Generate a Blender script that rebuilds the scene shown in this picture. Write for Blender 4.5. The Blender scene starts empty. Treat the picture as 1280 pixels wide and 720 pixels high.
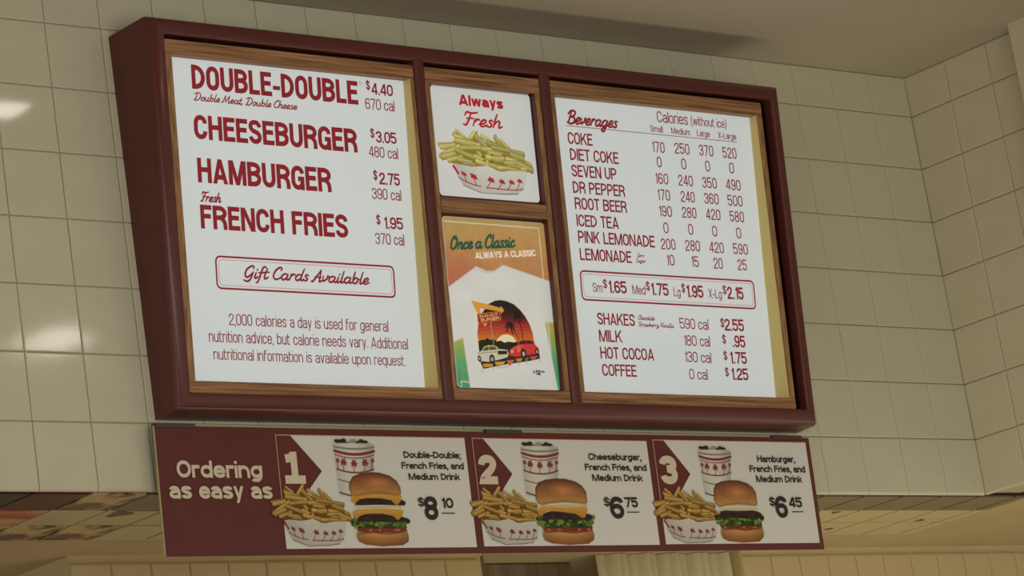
import bpy, bmesh, math, random
import numpy as np
from mathutils import Matrix, Vector

SC = bpy.context.scene
COL = SC.collection
R = math.radians
T = 0.1524                      # wall tile pitch, metres

# ------------------------------------------------------------------ camera
cam = bpy.data.cameras.new('camera')
cam_ob = bpy.data.objects.new('camera', cam)
COL.objects.link(cam_ob)
cam_ob.matrix_world = (Matrix.Translation((-4.50257, -6.16685, -2.55174))
                       @ Matrix.Rotation(-0.775958, 4, 'Z') @ Matrix.Rotation(math.pi / 2 + 0.323468, 4, 'X')
                       @ Matrix.Rotation(-0.162759, 4, 'Z'))
cam.sensor_width = 36.0
cam.lens = 4454.6 / 1280 * 36.0
cam.shift_x = -(667.02 - 640) / 1280
cam.shift_y = (-61.83 - 360) / 1280
cam.clip_end = 100
SC.camera = cam_ob

# ------------------------------------------------------------------ world, lights, exposure
SC.view_settings.view_transform = 'Standard'
SC.view_settings.look = 'None'
SC.view_settings.gamma = 1.0
SC.view_settings.use_curve_mapping = False
SC.view_settings.exposure = 0.0
world = bpy.data.worlds.new('room_daylight')
SC.world = world
world.use_nodes = True
bgn = world.node_tree.nodes['Background']
bgn.inputs[0].default_value = (1.0, 0.95, 0.82, 1)
bgn.inputs[1].default_value = 0.66


def area_light(name, loc, target, sx, sy, power, colour):
    l = bpy.data.lights.new(name, 'AREA')
    l.shape = 'RECTANGLE'
    l.size = sx
    l.size_y = sy
    l.energy = power
    l.color = colour
    o = bpy.data.objects.new(name, l)
    COL.objects.link(o)
    o.location = loc
    o.rotation_euler = (Vector(target) - Vector(loc)).to_track_quat('-Z', 'Y').to_euler()
    return o


# added lights, no visible source: broad front key, warm fill from below the soffit
area_light('front_key_light', (-1.9, -6.4, -2.3), (1.2, 0, -0.7), 5.0, 2.2, 102, (1.0, 0.96, 0.86))
area_light('soffit_fill_light', (2.3, -0.35, -2.6), (2.3, 0.4, -1.07), 2.8, 0.4, 13, (1.0, 0.92, 0.68))

# measured layout, metres in the plane of each board ------------------
PLANES = {'menu': [[0.170791, -0.030391, -0.902417], [1.0, 0.0, 0.0], [0.0, -0.113955, 0.993486], [0.0, -0.993486, -0.113955]], 'card1': [[0.170791, -0.064347, -0.905324], [1.0, 0.0, 0.0], [0.0, -0.084382, 0.996434], [0.0, -0.996434, -0.084382]], 'card2': [[0.170791, -0.064347, -0.905324], [1.0, 0.0, 0.0], [0.0, -0.084382, 0.996434], [0.0, -0.996434, -0.084382]], 'sign': [[0.0, -0.036, -0.925], [1.0, 0.0, 0.0], [0.0, -0.048723, 0.998812], [0.0, -0.998812, -0.048723]]}
BOARD = [[0.170791, -0.088262, -0.907349], [1.0, 0.0, 0.0], [0.0, -0.084382, 0.996434], [0.0, -0.996434, -0.084382]]
SIZE = [2.0285, 0.8916]
TEXTS = [
    ('menu', 'head', 'DOUBLE-DOUBLE', 0.129, 0.7386, 0.4859, 0.0563, 0.0),
    ('menu', 'cal', '®', 0.6203, 0.7878, 0.0079, 0.0077, 0.0),
    ('menu', 'script', 'Double Meat, Double Cheese', 0.1317, 0.7127, 0.2986, 0.0175, 0.0),
    ('menu', 'bold', '$', 0.6413, 0.7774, 0.0122, 0.0224, 0.0),
    ('menu', 'bold', '4.40', 0.6575, 0.7671, 0.0658, 0.028, 0.0),
    ('menu', 'cal', '670 cal', 0.6354, 0.7305, 0.0896, 0.0263, 0.0),
    ('menu', 'head', 'CHEESEBURGER', 0.1278, 0.6232, 0.4747, 0.056, 0.0),
    ('menu', 'bold', '$', 0.6448, 0.6623, 0.0122, 0.0222, 0.0),
    ('menu', 'bold', '3.05', 0.6609, 0.6518, 0.0632, 0.0278, 0.0),
    ('menu', 'cal', '480 cal', 0.6364, 0.6158, 0.0894, 0.0262, 0.0),
    ('menu', 'head', 'HAMBURGER', 0.1311, 0.5238, 0.3851, 0.0566, 0.0),
    ('menu', 'bold', '$', 0.6451, 0.5615, 0.0122, 0.0229, 0.0),
    ('menu', 'bold', '2.75', 0.6625, 0.5518, 0.0631, 0.0286, 0.0),
    ('menu', 'cal', '390 cal', 0.6368, 0.5157, 0.0898, 0.0264, 0.0),
    ('menu', 'script', 'Fresh', 0.1347, 0.4812, 0.0591, 0.0218, 0.0),
    ('menu', 'head', 'FRENCH FRIES', 0.1321, 0.4189, 0.4253, 0.0544, 0.0),
    ('menu', 'bold', '$', 0.6449, 0.4558, 0.0122, 0.0227, 0.0),
    ('menu', 'bold', '1.95', 0.6642, 0.4468, 0.0617, 0.0284, 0.0),
    ('menu', 'cal', '370 cal', 0.6378, 0.4092, 0.0884, 0.0264, 0.0),
    ('menu', 'script', 'Gift Cards Available', 0.2425, 0.3129, 0.3695, 0.0273, 0.0),
    ('menu', 'light', '2,000 calories a day is used for general', 0.1951, 0.2036, 0.464, 0.0261, 0.0),
    ('menu', 'light', 'nutrition advice, but calorie needs vary. Additional', 0.1365, 0.1642, 0.5785, 0.0259, 0.0),
    ('menu', 'light', 'nutritional information is available upon request.', 0.1465, 0.1251, 0.5575, 0.025, 0.0),
    ('menu', 'script', 'Beverages', 1.2814, 0.7439, 0.1752, 0.0323, 0.0),
    ('menu', 'cal', 'Calories', 1.5961, 0.7694, 0.1097, 0.029, 0.0),
    ('menu', 'cal', '(without ice)', 1.7159, 0.771, 0.1303, 0.0229, 0.0),
    ('menu', 'calb', 'Small', 1.5684, 0.7431, 0.0445, 0.0165, 0.0),
    ('menu', 'calb', 'Medium', 1.643, 0.7426, 0.0675, 0.0166, 0.0),
    ('menu', 'calb', 'Large', 1.735, 0.743, 0.0464, 0.0167, 0.0),
    ('menu', 'calb', 'X-Large', 1.8115, 0.7429, 0.0657, 0.0168, 0.0),
    ('menu', 'item', 'COKE', 1.28, 0.6916, 0.0833, 0.0302, 0.0),
    ('menu', 'item', 'DIET COKE', 1.2832, 0.6509, 0.1648, 0.0301, 0.0),
    ('menu', 'item', 'SEVEN UP', 1.2838, 0.6099, 0.1529, 0.0301, 0.0),
    ('menu', 'item', 'DR PEPPER', 1.2837, 0.5685, 0.1767, 0.03, 0.0),
    ('menu', 'item', 'ROOT BEER', 1.2857, 0.5283, 0.1766, 0.0299, 0.0),
    ('menu', 'item', 'ICED TEA', 1.2869, 0.4857, 0.1429, 0.0299, 0.0),
    ('menu', 'item', 'PINK LEMONADE', 1.2876, 0.4452, 0.2619, 0.0298, 0.0),
    ('menu', 'item', 'LEMONADE', 1.2887, 0.4019, 0.1752, 0.0297, 0.0),
    ('menu', 'item', 'SHAKES', 1.3295, 0.2441, 0.1272, 0.0296, 0.0),
    ('menu', 'item', 'MILK', 1.3307, 0.202, 0.0775, 0.0295, 0.0),
    ('menu', 'item', 'HOT COCOA', 1.3303, 0.1603, 0.1823, 0.0294, 0.0),
    ('menu', 'item', 'COFFEE', 1.3315, 0.1182, 0.1164, 0.0294, 0.0),
    ('menu', 'num', '170', 1.5666, 0.6902, 0.0468, 0.0282, 0.0),
    ('menu', 'num', '250', 1.6488, 0.6921, 0.0535, 0.0283, 0.0),
    ('menu', 'num', '370', 1.7367, 0.693, 0.0514, 0.0285, 0.0),
    ('menu', 'num', '520', 1.8221, 0.6923, 0.0506, 0.0287, 0.0),
    ('menu', 'num', '0', 1.582, 0.6519, 0.0166, 0.0281, 0.0),
    ('menu', 'num', '0', 1.6683, 0.6526, 0.0175, 0.0283, 0.0),
    ('menu', 'num', '0', 1.7542, 0.6523, 0.017, 0.0285, 0.0),
    ('menu', 'num', '0', 1.8412, 0.6529, 0.0172, 0.0287, 0.0),
    ('menu', 'num', '160', 1.5675, 0.6094, 0.0493, 0.028, 0.0),
    ('menu', 'num', '240', 1.6522, 0.6098, 0.052, 0.0282, 0.0),
    ('menu', 'num', '350', 1.7377, 0.6092, 0.052, 0.0284, 0.0),
    ('menu', 'num', '490', 1.8237, 0.609, 0.0533, 0.0286, 0.0),
    ('menu', 'num', '170', 1.5705, 0.5679, 0.0473, 0.028, 0.0),
    ('menu', 'num', '240', 1.6557, 0.5681, 0.0499, 0.0282, 0.0),
    ('menu', 'num', '360', 1.7393, 0.5682, 0.0526, 0.0283, 0.0),
    ('menu', 'num', '500', 1.8246, 0.5677, 0.054, 0.0285, 0.0),
    ('menu', 'num', '190', 1.5708, 0.5265, 0.0486, 0.0279, 0.0),
    ('menu', 'num', '280', 1.6554, 0.5274, 0.0512, 0.0281, 0.0),
    ('menu', 'num', '420', 1.7409, 0.5272, 0.0519, 0.0283, 0.0),
    ('menu', 'num', '580', 1.8268, 0.5265, 0.0519, 0.0284, 0.0),
    ('menu', 'num', '0', 1.5846, 0.4839, 0.0179, 0.0279, 0.0),
    ('menu', 'num', '0', 1.6722, 0.4845, 0.0172, 0.0281, 0.0),
    ('menu', 'num', '0', 1.7581, 0.4843, 0.0174, 0.0282, 0.0),
    ('menu', 'num', '0', 1.845, 0.4841, 0.0177, 0.0284, 0.0),
    ('menu', 'num', '200', 1.5706, 0.4424, 0.0513, 0.0278, 0.0),
    ('menu', 'num', '280', 1.6561, 0.4427, 0.0529, 0.028, 0.0),
    ('menu', 'num', '420', 1.7425, 0.4422, 0.0517, 0.0281, 0.0),
    ('menu', 'num', '590', 1.8283, 0.4424, 0.0533, 0.0283, 0.0),
    ('menu', 'num', '10', 1.5819, 0.4022, 0.0314, 0.0278, 0.0),
    ('menu', 'num', '15', 1.6692, 0.4023, 0.03, 0.0279, 0.0),
    ('menu', 'num', '20', 1.7521, 0.4015, 0.0331, 0.0281, 0.0),
    ('menu', 'num', '25', 1.8389, 0.4015, 0.0336, 0.0283, 0.0),
    ('menu', 'script', 'Zero', 1.4826, 0.4188, 0.0256, 0.0101, 0.0),
    ('menu', 'script', 'Sugar', 1.4776, 0.4053, 0.0361, 0.0101, 0.0),
    ('menu', 'cal', 'Sm', 1.3229, 0.3244, 0.0327, 0.0228, 0.0),
    ('menu', 'bold', '1.65', 1.3729, 0.3243, 0.0653, 0.0308, 0.0),
    ('menu', 'bold', '$', 1.3586, 0.3353, 0.0138, 0.0218, 0.0),
    ('menu', 'cal', 'Med', 1.4574, 0.3244, 0.0449, 0.023, 0.0),
    ('menu', 'bold', '1.75', 1.5191, 0.3244, 0.0641, 0.0311, 0.0),
    ('menu', 'bold', '$', 1.5054, 0.3356, 0.0133, 0.0221, 0.0),
    ('menu', 'cal', 'Lg', 1.6011, 0.3246, 0.0233, 0.0232, 0.0),
    ('menu', 'bold', '1.95', 1.6432, 0.3241, 0.0626, 0.0314, 0.0),
    ('menu', 'bold', '$', 1.6294, 0.3355, 0.0126, 0.0223, 0.0),
    ('menu', 'cal', 'X-Lg', 1.7241, 0.3254, 0.0477, 0.0234, 0.0),
    ('menu', 'bold', '2.15', 1.7919, 0.3253, 0.0583, 0.0318, 0.0),
    ('menu', 'bold', '$', 1.776, 0.3369, 0.0138, 0.0225, 0.0),
    ('menu', 'script', 'Chocolate', 1.4676, 0.2611, 0.059, 0.011, 0.0),
    ('menu', 'script', 'Strawberry Vanilla', 1.4658, 0.2446, 0.1253, 0.011, 0.0),
    ('menu', 'cal', '590 cal', 1.6117, 0.2434, 0.102, 0.0272, 0.0),
    ('menu', 'cal', '180 cal', 1.6172, 0.2009, 0.0965, 0.0271, 0.0),
    ('menu', 'cal', '130 cal', 1.6148, 0.1597, 0.0982, 0.0271, 0.0),
    ('menu', 'cal', '0 cal', 1.6302, 0.1166, 0.0646, 0.027, 0.0),
    ('menu', 'bold', '2.55', 1.7713, 0.2437, 0.0701, 0.0306, 0.0),
    ('menu', 'bold', '$', 1.7577, 0.252, 0.0128, 0.0224, 0.0),
    ('menu', 'bold', '.95', 1.7945, 0.2023, 0.0461, 0.0305, 0.0),
    ('menu', 'bold', '$', 1.7588, 0.2105, 0.0128, 0.0223, 0.0),
    ('menu', 'bold', '1.75', 1.7771, 0.1604, 0.0635, 0.0304, 0.0),
    ('menu', 'bold', '$', 1.758, 0.1689, 0.0128, 0.0223, 0.0),
    ('menu', 'bold', '1.25', 1.7763, 0.1189, 0.0644, 0.0304, 0.0),
    ('menu', 'bold', '$', 1.7582, 0.1275, 0.0128, 0.0222, 0.0),
    ('card1', 'bold', 'Always', 0.9196, 0.759, 0.1432, 0.0267, 0.0),
    ('card1', 'script2', 'Fresh', 0.9272, 0.7105, 0.1271, 0.0335, 0.0),
    ('card2', 'green', 'Once a Classic', 0.846, 0.4021, 0.2129, 0.0308, 0.0767),
    ('card2', 'white', 'ALWAYS A CLASSIC', 0.9249, 0.3828, 0.1963, 0.0155, 0.0806),
    ('card2', 'tee', 'IN-N-OUT', 0.9201, 0.24, 0.0595, 0.0075, 0.1241),
    ('card2', 'tee', 'BURGER', 0.9229, 0.2312, 0.059, 0.0075, 0.1241),
    ('card2', 'ink', '$', 1.0741, 0.1121, 0.0051, 0.0058, 0.0),
    ('card2', 'ink', '12', 1.0805, 0.1085, 0.0172, 0.0115, 0.0),
    ('card2', 'ink', '99', 1.1001, 0.1141, 0.0103, 0.005, 0.0),
    ('sign', 'sgw', 'Ordering', 0.1866, -0.1175, 0.2351, 0.0378, 0.0),
    ('sign', 'sgw', 'as easy as', 0.1614, -0.1637, 0.2829, 0.0376, 0.0),
    ('sign', 'slab', '1', 0.4848, -0.1274, 0.0581, 0.07, 0.0),
    ('sign', 'slab', '2', 1.0633, -0.1281, 0.0561, 0.0696, 0.0),
    ('sign', 'slab', '3', 1.6551, -0.1254, 0.0583, 0.0709, 0.0),
    ('sign', 'black', 'Double-Double;', 0.838, -0.0686, 0.1734, 0.016, 0.0),
    ('sign', 'black', 'French Fries, and', 0.8287, -0.0937, 0.1889, 0.0159, 0.0),
    ('sign', 'black', 'Medium Drink', 0.8459, -0.1192, 0.1561, 0.0159, 0.0),
    ('sign', 'black', 'Cheeseburger,', 1.4198, -0.0679, 0.1767, 0.0167, 0.0),
    ('sign', 'black', 'French Fries, and', 1.4043, -0.0933, 0.2056, 0.0167, 0.0),
    ('sign', 'black', 'Medium Drink', 1.4247, -0.1189, 0.1677, 0.0167, 0.0),
    ('sign', 'black', 'Hamburger,', 2.0018, -0.0682, 0.1373, 0.0175, 0.0),
    ('sign', 'black', 'French Fries, and', 1.9696, -0.0934, 0.2013, 0.0174, 0.0),
    ('sign', 'black', 'Medium Drink', 1.9882, -0.1191, 0.1662, 0.0174, 0.0),
    ('sign', 'black', '$', 0.8653, -0.1802, 0.0188, 0.0203, 0.0),
    ('sign', 'black', '8', 0.8822, -0.212, 0.0412, 0.0553, 0.0),
    ('sign', 'black', '10', 0.9315, -0.1845, 0.0409, 0.0241, 0.0),
    ('sign', 'black', '$', 1.4522, -0.1795, 0.02, 0.0213, 0.0),
    ('sign', 'black', '6', 1.47, -0.2101, 0.0458, 0.0541, 0.0),
    ('sign', 'black', '75', 1.5213, -0.1827, 0.0437, 0.0253, 0.0),
    ('sign', 'black', '$', 2.0239, -0.1788, 0.0205, 0.0222, 0.0),
    ('sign', 'black', '6', 2.043, -0.2089, 0.0438, 0.0555, 0.0),
    ('sign', 'black', '45', 2.095, -0.1826, 0.047, 0.0264, 0.0),
]
BOXES = {'gift': [(0.1686, 0.3575), (0.6886, 0.3582), (0.6851, 0.2855), (0.1675, 0.2861)], 'price': [(1.2857, 0.3746), (1.8914, 0.3753), (1.8904, 0.3047), (1.2846, 0.3033)], 'rule': [(1.2769, 0.7368), (1.8799, 0.7379)]}
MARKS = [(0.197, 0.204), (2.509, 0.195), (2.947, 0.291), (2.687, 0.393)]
TEE_ART = {'oval_top': [(0.99, 0.2861), (0.9688, 0.1204)], 'oval': [(0.9105, 0.1632), (0.9088, 0.1891), (0.9087, 0.204), (0.9143, 0.2246), (0.9259, 0.2473), (0.9404, 0.2647), (0.9541, 0.2757), (0.9749, 0.284), (0.9925, 0.2862), (1.0121, 0.2843), (1.0337, 0.2776), (1.0521, 0.2651), (1.0675, 0.2487), (1.0799, 0.2285), (1.0859, 0.2098), (1.0877, 0.193), (1.0908, 0.178), (1.1019, 0.1671), (1.0921, 0.1499), (0.9149, 0.1208)], 'sun': [(1.0286, 0.1847), (1.0279, 0.1909), (1.0243, 0.1965), (1.018, 0.2007), (1.0097, 0.2033), (1.0003, 0.204), (0.9907, 0.2027), (0.9817, 0.1995), (0.9743, 0.1948), (0.9692, 0.1891), (0.9669, 0.1828), (0.9677, 0.1766), (0.9713, 0.1711), (0.9775, 0.1668), (0.9857, 0.1642), (0.9951, 0.1635), (1.0048, 0.1648), (1.0137, 0.1679), (1.0212, 0.1726), (1.0263, 0.1784), (1.0286, 0.1847)], 'hills': [(0.9091, 0.1836), (0.921, 0.1888), (0.9283, 0.1879), (0.9387, 0.193), (0.949, 0.1885), (0.9582, 0.1914), (0.9683, 0.1854), (0.98, 0.1884), (0.9917, 0.1836), (1.007, 0.1866), (1.0217, 0.1852), (1.0395, 0.1877), (1.0358, 0.1595), (0.9096, 0.1558)], 'trunk1': [(1.04, 0.1914), (1.0319, 0.2062), (1.0235, 0.2183), (1.0144, 0.2243)], 'trunk2': [(1.0517, 0.1937), (1.0517, 0.2162), (1.0471, 0.2348), (1.0408, 0.2478)], 'pole': [(0.9579, 0.1777), (0.9556, 0.2018), (0.9543, 0.2308)], 'arrow': [(0.8984, 0.2817), (0.9563, 0.2735), (0.9901, 0.2673), (0.9917, 0.2722), (1.0017, 0.2614), (0.9908, 0.2535), (0.9884, 0.2582), (0.9547, 0.2615), (0.9426, 0.2625), (0.9241, 0.264), (0.9263, 0.2507), (0.9154, 0.2496)], 'arrow_hole': [(0.924, 0.2633), (0.9405, 0.2621), (0.9265, 0.2522)], 'board_rim': [(0.9135, 0.2502), (0.9876, 0.2597), (0.9887, 0.2373), (0.9136, 0.2272)], 'board': [(0.9153, 0.2488), (0.9854, 0.2577), (0.9864, 0.2383), (0.9158, 0.2291)], 'pointer': [(0.9284, 0.2277), (0.9433, 0.2289), (0.9352, 0.2197)], 'ground': [(0.9086, 0.1484), (0.9982, 0.1565), (1.1011, 0.1614), (1.1019, 0.1483), (1.0659, 0.1416), (0.995, 0.1322), (0.9196, 0.1191), (0.9112, 0.1299)], 'puddles': [[(0.9162, 0.1308), (0.9508, 0.1329), (0.9447, 0.1242), (0.9191, 0.1228)], [(0.9536, 0.1363), (0.9909, 0.1388), (0.9799, 0.13), (0.9591, 0.1287)], [(0.9938, 0.1415), (1.0188, 0.1433), (1.0045, 0.1288), (0.9986, 0.1293)], [(1.0226, 0.146), (1.0468, 0.1486), (1.0382, 0.1398), (1.0267, 0.1391)], [(1.0494, 0.1494), (1.0672, 0.1514), (1.0623, 0.1445), (1.0512, 0.1435)], [(1.0698, 0.1522), (1.0968, 0.1553), (1.084, 0.1459), (1.0739, 0.1449)]], 'drips': [[(0.9149, 0.1208), (0.9116, 0.1096)], [(0.9474, 0.1254), (0.9486, 0.1161)], [(0.9592, 0.122), (0.9968, 0.1267)], [(1.0303, 0.1362), (1.0314, 0.1295)], [(1.0571, 0.1433), (1.058, 0.1347)], [(1.0969, 0.1481), (1.1037, 0.1427)]], 'car1': [(0.9015, 0.15), (0.9049, 0.1575), (0.9161, 0.1615), (0.9252, 0.1711), (0.9389, 0.1752), (0.9562, 0.1757), (0.9667, 0.1731), (0.971, 0.168), (0.9995, 0.1666), (1.0014, 0.1585), (0.9982, 0.1491), (0.9818, 0.1449), (0.9515, 0.1385), (0.9315, 0.1361), (0.9097, 0.1373), (0.903, 0.1427)], 'car1_glass': [(0.9191, 0.1616), (0.927, 0.1697), (0.9401, 0.173), (0.9559, 0.1735), (0.9644, 0.1708), (0.9668, 0.1664)], 'car1_pillar': [(0.9409, 0.1634), (0.9411, 0.1731)], 'car1_roof': [(0.9251, 0.1707), (0.9394, 0.1749), (0.9562, 0.1754), (0.9666, 0.1723)], 'car1_grille': [(0.9684, 0.1635), (0.9982, 0.1644), (0.9971, 0.1561), (0.9673, 0.1545)], 'car1_bumper': [(0.9603, 0.1498), (1.0004, 0.1547)], 'car1_side': [(0.9056, 0.1557), (0.9652, 0.1611)], 'car2': [(1.0056, 0.1567), (1.0058, 0.1661), (1.016, 0.172), (1.0317, 0.1781), (1.038, 0.1876), (1.05, 0.1918), (1.0728, 0.1936), (1.0864, 0.1903), (1.0903, 0.1817), (1.0994, 0.1745), (1.1019, 0.1671), (1.0933, 0.1593), (1.0679, 0.1567), (1.0524, 0.1532), (1.0222, 0.1509), (1.0076, 0.1527)], 'car2_glass': [(1.0361, 0.1812), (1.0421, 0.1885), (1.0513, 0.1907), (1.0715, 0.1917), (1.0842, 0.1887), (1.0856, 0.1842), (1.0613, 0.1827)], 'car2_pillar': [(1.0623, 0.1828), (1.0614, 0.191)], 'car2_hood': [(1.0158, 0.1701), (1.033, 0.1759), (1.0479, 0.1756)], 'car2_lamp': [(1.0082, 0.1654), (1.0156, 0.1682), (1.0201, 0.1646), (1.0163, 0.1589), (1.0095, 0.1595)], 'car2_fender': [(1.03, 0.1724), (1.0403, 0.1746), (1.0433, 0.1672), (1.0354, 0.1602), (1.0298, 0.1631)], 'wheels': [((0.9481, 0.1428), 0.0115), ((0.9079, 0.1428), 0.0075), ((1.0501, 0.1584), 0.0125), ((1.0941, 0.165), 0.008)]}
UNDER = [[(0.9344, -0.1959), (0.9736, -0.1959)], [(1.5243, -0.1941), (1.5662, -0.1937)], [(2.1017, -0.1936), (2.1425, -0.1931)]]
OFFERS = [[(0.472, -0.0193), (1.0309, -0.0195), (1.0306, -0.2747), (0.4673, -0.2748)], [(1.0536, -0.0205), (1.6236, -0.0177), (1.6213, -0.2725), (1.054, -0.274)], [(1.6461, -0.016), (2.1849, -0.0154), (2.1908, -0.2715), (1.6421, -0.2727)]]
ARROW = [[(0.511, -0.0209), (0.5926, -0.1005)], [(1.0878, -0.021), (1.1681, -0.1031)], [(1.6805, -0.0193), (1.7588, -0.0993)]]
BURGER = [[(0.6647, -0.1021), (0.8292, -0.2715)], [(1.2314, -0.1131), (1.4106, -0.272)], [(1.8285, -0.1139), (1.9919, -0.2703)]]
FRIES = [[(0.4364, -0.1311), (0.6626, -0.2691)], [(1.0233, -0.1329), (1.2508, -0.2696)], [(1.6147, -0.1318), (1.8467, -0.2698)]]
CUP = [[(0.6342, -0.0269), (0.7526, -0.0419), (0.7351, -0.1578), (0.6367, -0.158)], [(1.2057, -0.0298), (1.3236, -0.0416), (1.3049, -0.1565), (1.2032, -0.1568)], [(1.7969, -0.0297), (1.9101, -0.0436), (1.8903, -0.1552), (1.8007, -0.1555)]]
CARD1 = [(0.8347, 0.8017), (1.1575, 0.8027), (1.1509, 0.5314), (0.8338, 0.5313)]
CARD2 = [(0.8348, 0.4819), (1.164, 0.4824), (1.1551, 0.0725), (0.831, 0.0747)]
TEE = [(0.833, 0.3088), (0.9253, 0.3654), (0.9578, 0.3553), (0.9811, 0.3576), (1.0111, 0.3726), (1.1623, 0.3389), (1.1592, 0.2376), (1.1312, 0.2367), (1.1508, 0.0724), (0.8699, 0.0744), (0.8617, 0.1904), (0.8296, 0.1786)]
OVAL = [(0.9097, 0.204), (0.9198, 0.2378), (0.9433, 0.2685), (0.9749, 0.284), (1.0048, 0.2851), (1.0337, 0.2776), (1.0609, 0.256), (1.0799, 0.2285), (1.087, 0.2061), (1.089, 0.1836), (1.0994, 0.167), (1.1022, 0.1502), (0.9147, 0.119), (0.908, 0.1632)]



# ------------------------------------------------------------------ materials
def srgb(r, g, b):
    f = lambda c: (c / 255) / 12.92 if c / 255 <= 0.04045 else ((c / 255 + 0.055) / 1.055) ** 2.4
    return (f(r), f(g), f(b), 1.0)


def mat(name, col, rough=0.5, spec=0.5, emit=None, emit_s=0.0, noise=None, bump=None, coat=0.0):
    """noise=(scale xyz, colour2, detail, contrast) mottles the base colour; bump=(scale, strength)"""
    m = bpy.data.materials.new(name)
    m.use_nodes = True
    nt = m.node_tree
    b = nt.nodes['Principled BSDF']
    b.inputs['Base Color'].default_value = col
    b.inputs['Roughness'].default_value = rough
    b.inputs['Specular IOR Level'].default_value = spec
    b.inputs['Coat Weight'].default_value = coat
    b.inputs['Coat Roughness'].default_value = 0.12
    if emit:
        b.inputs['Emission Color'].default_value = emit
        b.inputs['Emission Strength'].default_value = emit_s
    tc = nt.nodes.new('ShaderNodeTexCoord')
    if noise:
        mp = nt.nodes.new('ShaderNodeMapping')
        mp.inputs['Scale'].default_value = noise[0]
        nz = nt.nodes.new('ShaderNodeTexNoise')
        nz.inputs['Scale'].default_value = 1.0
        nz.inputs['Detail'].default_value = noise[2]
        rp = nt.nodes.new('ShaderNodeValToRGB')
        k = noise[3]
        rp.color_ramp.elements[0].position = 0.5 - k
        rp.color_ramp.elements[1].position = 0.5 + k
        rp.color_ramp.elements[0].color = col
        rp.color_ramp.elements[1].color = noise[1]
        nt.links.new(tc.outputs['Object'], mp.inputs['Vector'])
        nt.links.new(mp.outputs['Vector'], nz.inputs['Vector'])
        nt.links.new(nz.outputs['Fac'], rp.inputs['Fac'])
        nt.links.new(rp.outputs['Color'], b.inputs['Base Color'])
    if bump:
        nz = nt.nodes.new('ShaderNodeTexNoise')
        nz.inputs['Scale'].default_value = bump[0]
        bm_ = nt.nodes.new('ShaderNodeBump')
        bm_.inputs['Strength'].default_value = bump[1]
        bm_.inputs['Distance'].default_value = 0.002
        nt.links.new(tc.outputs['Object'], nz.inputs['Vector'])
        nt.links.new(nz.outputs['Fac'], bm_.inputs['Height'])
        nt.links.new(bm_.outputs['Normal'], b.inputs['Normal'])
    return m


def attr_mat(name, rough=0.6, emit=0.0):
    m = bpy.data.materials.new(name)
    m.use_nodes = True
    nt = m.node_tree
    b = nt.nodes['Principled BSDF']
    a = nt.nodes.new('ShaderNodeVertexColor')
    a.layer_name = 'ink'
    nt.links.new(a.outputs['Color'], b.inputs['Base Color'])
    b.inputs['Roughness'].default_value = rough
    b.inputs['Specular IOR Level'].default_value = 0.2
    if emit:
        nt.links.new(a.outputs['Color'], b.inputs['Emission Color'])
        b.inputs['Emission Strength'].default_value = emit
    return m


M = {}
M['tile'] = mat('glazed_tile', srgb(202, 200, 176), 0.07, 0.5, noise=((9, 9, 9), srgb(198, 194, 170), 3, 0.25), bump=(9, 0.05))
M['side_tile'] = mat('glazed_side_tile', srgb(206, 198, 172), 0.28, 0.4, noise=((9, 9, 9), srgb(200, 192, 166), 3, 0.25), bump=(14, 0.08))
M['soffit_tile'] = mat('cream_soffit_tile', srgb(196, 186, 140), 0.35, 0.4, noise=((14, 14, 14), srgb(184, 172, 126), 3, 0.3))
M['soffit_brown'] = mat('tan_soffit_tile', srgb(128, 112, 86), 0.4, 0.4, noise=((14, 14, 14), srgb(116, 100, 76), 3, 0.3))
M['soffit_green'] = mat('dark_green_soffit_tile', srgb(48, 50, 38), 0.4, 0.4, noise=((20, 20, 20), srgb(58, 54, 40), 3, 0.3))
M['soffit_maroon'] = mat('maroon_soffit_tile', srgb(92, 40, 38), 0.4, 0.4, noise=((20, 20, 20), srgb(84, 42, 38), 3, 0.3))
M['soffit_mottled'] = mat('mottled_soffit_tile', srgb(196, 172, 118), 0.35, 0.4, noise=((16, 42, 10), srgb(96, 66, 50), 4, 0.05))  # cream tile broken up by brown patches
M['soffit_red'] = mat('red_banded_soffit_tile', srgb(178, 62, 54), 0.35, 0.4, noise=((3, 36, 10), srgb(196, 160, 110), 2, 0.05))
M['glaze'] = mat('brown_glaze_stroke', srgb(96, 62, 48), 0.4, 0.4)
M['grout'] = mat('grey_grout', srgb(186, 178, 146), 0.9, 0.2, noise=((30, 30, 30), srgb(172, 164, 132), 3, 0.3))
M['dark_grout'] = mat('dark_brown_grout', srgb(44, 33, 24), 0.9, 0.2)
M['ceiling'] = mat('painted_ceiling', srgb(189, 182, 162), 0.9, 0.2, noise=((3, 3, 3), srgb(183, 175, 154), 4, 0.3), bump=(300, 0.25))
M['pale_ceiling'] = mat('white_ceiling', srgb(226, 222, 205), 0.9, 0.2)
M['kitchen'] = mat('tan_painted_wall', srgb(190, 172, 130), 0.6, 0.3, noise=((6, 6, 6), srgb(180, 162, 120), 3, 0.3))
M['kitchen_tile'] = mat('tan_glazed_tile', srgb(196, 176, 132), 0.2, 0.5, noise=((6, 6, 6), srgb(184, 166, 122), 3, 0.3))
M['dark_door'] = mat('dark_brown_door', srgb(136, 118, 94), 0.6, 0.3, noise=((20, 20, 4), srgb(78, 62, 46), 3, 0.3))
M['curtain'] = mat('pale_vinyl_curtain', srgb(250, 243, 205), 0.5, 0.3)
M['floor'] = mat('red_quarry_floor', srgb(120, 80, 62), 0.4, 0.4, noise=((4, 4, 4), srgb(104, 66, 52), 3, 0.3))
M['frame'] = mat('dark_red_lacquer', srgb(97, 44, 42), 0.34, 0.36, noise=((3, 3, 60), srgb(86, 42, 38), 4, 0.3), coat=0.12)
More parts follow.
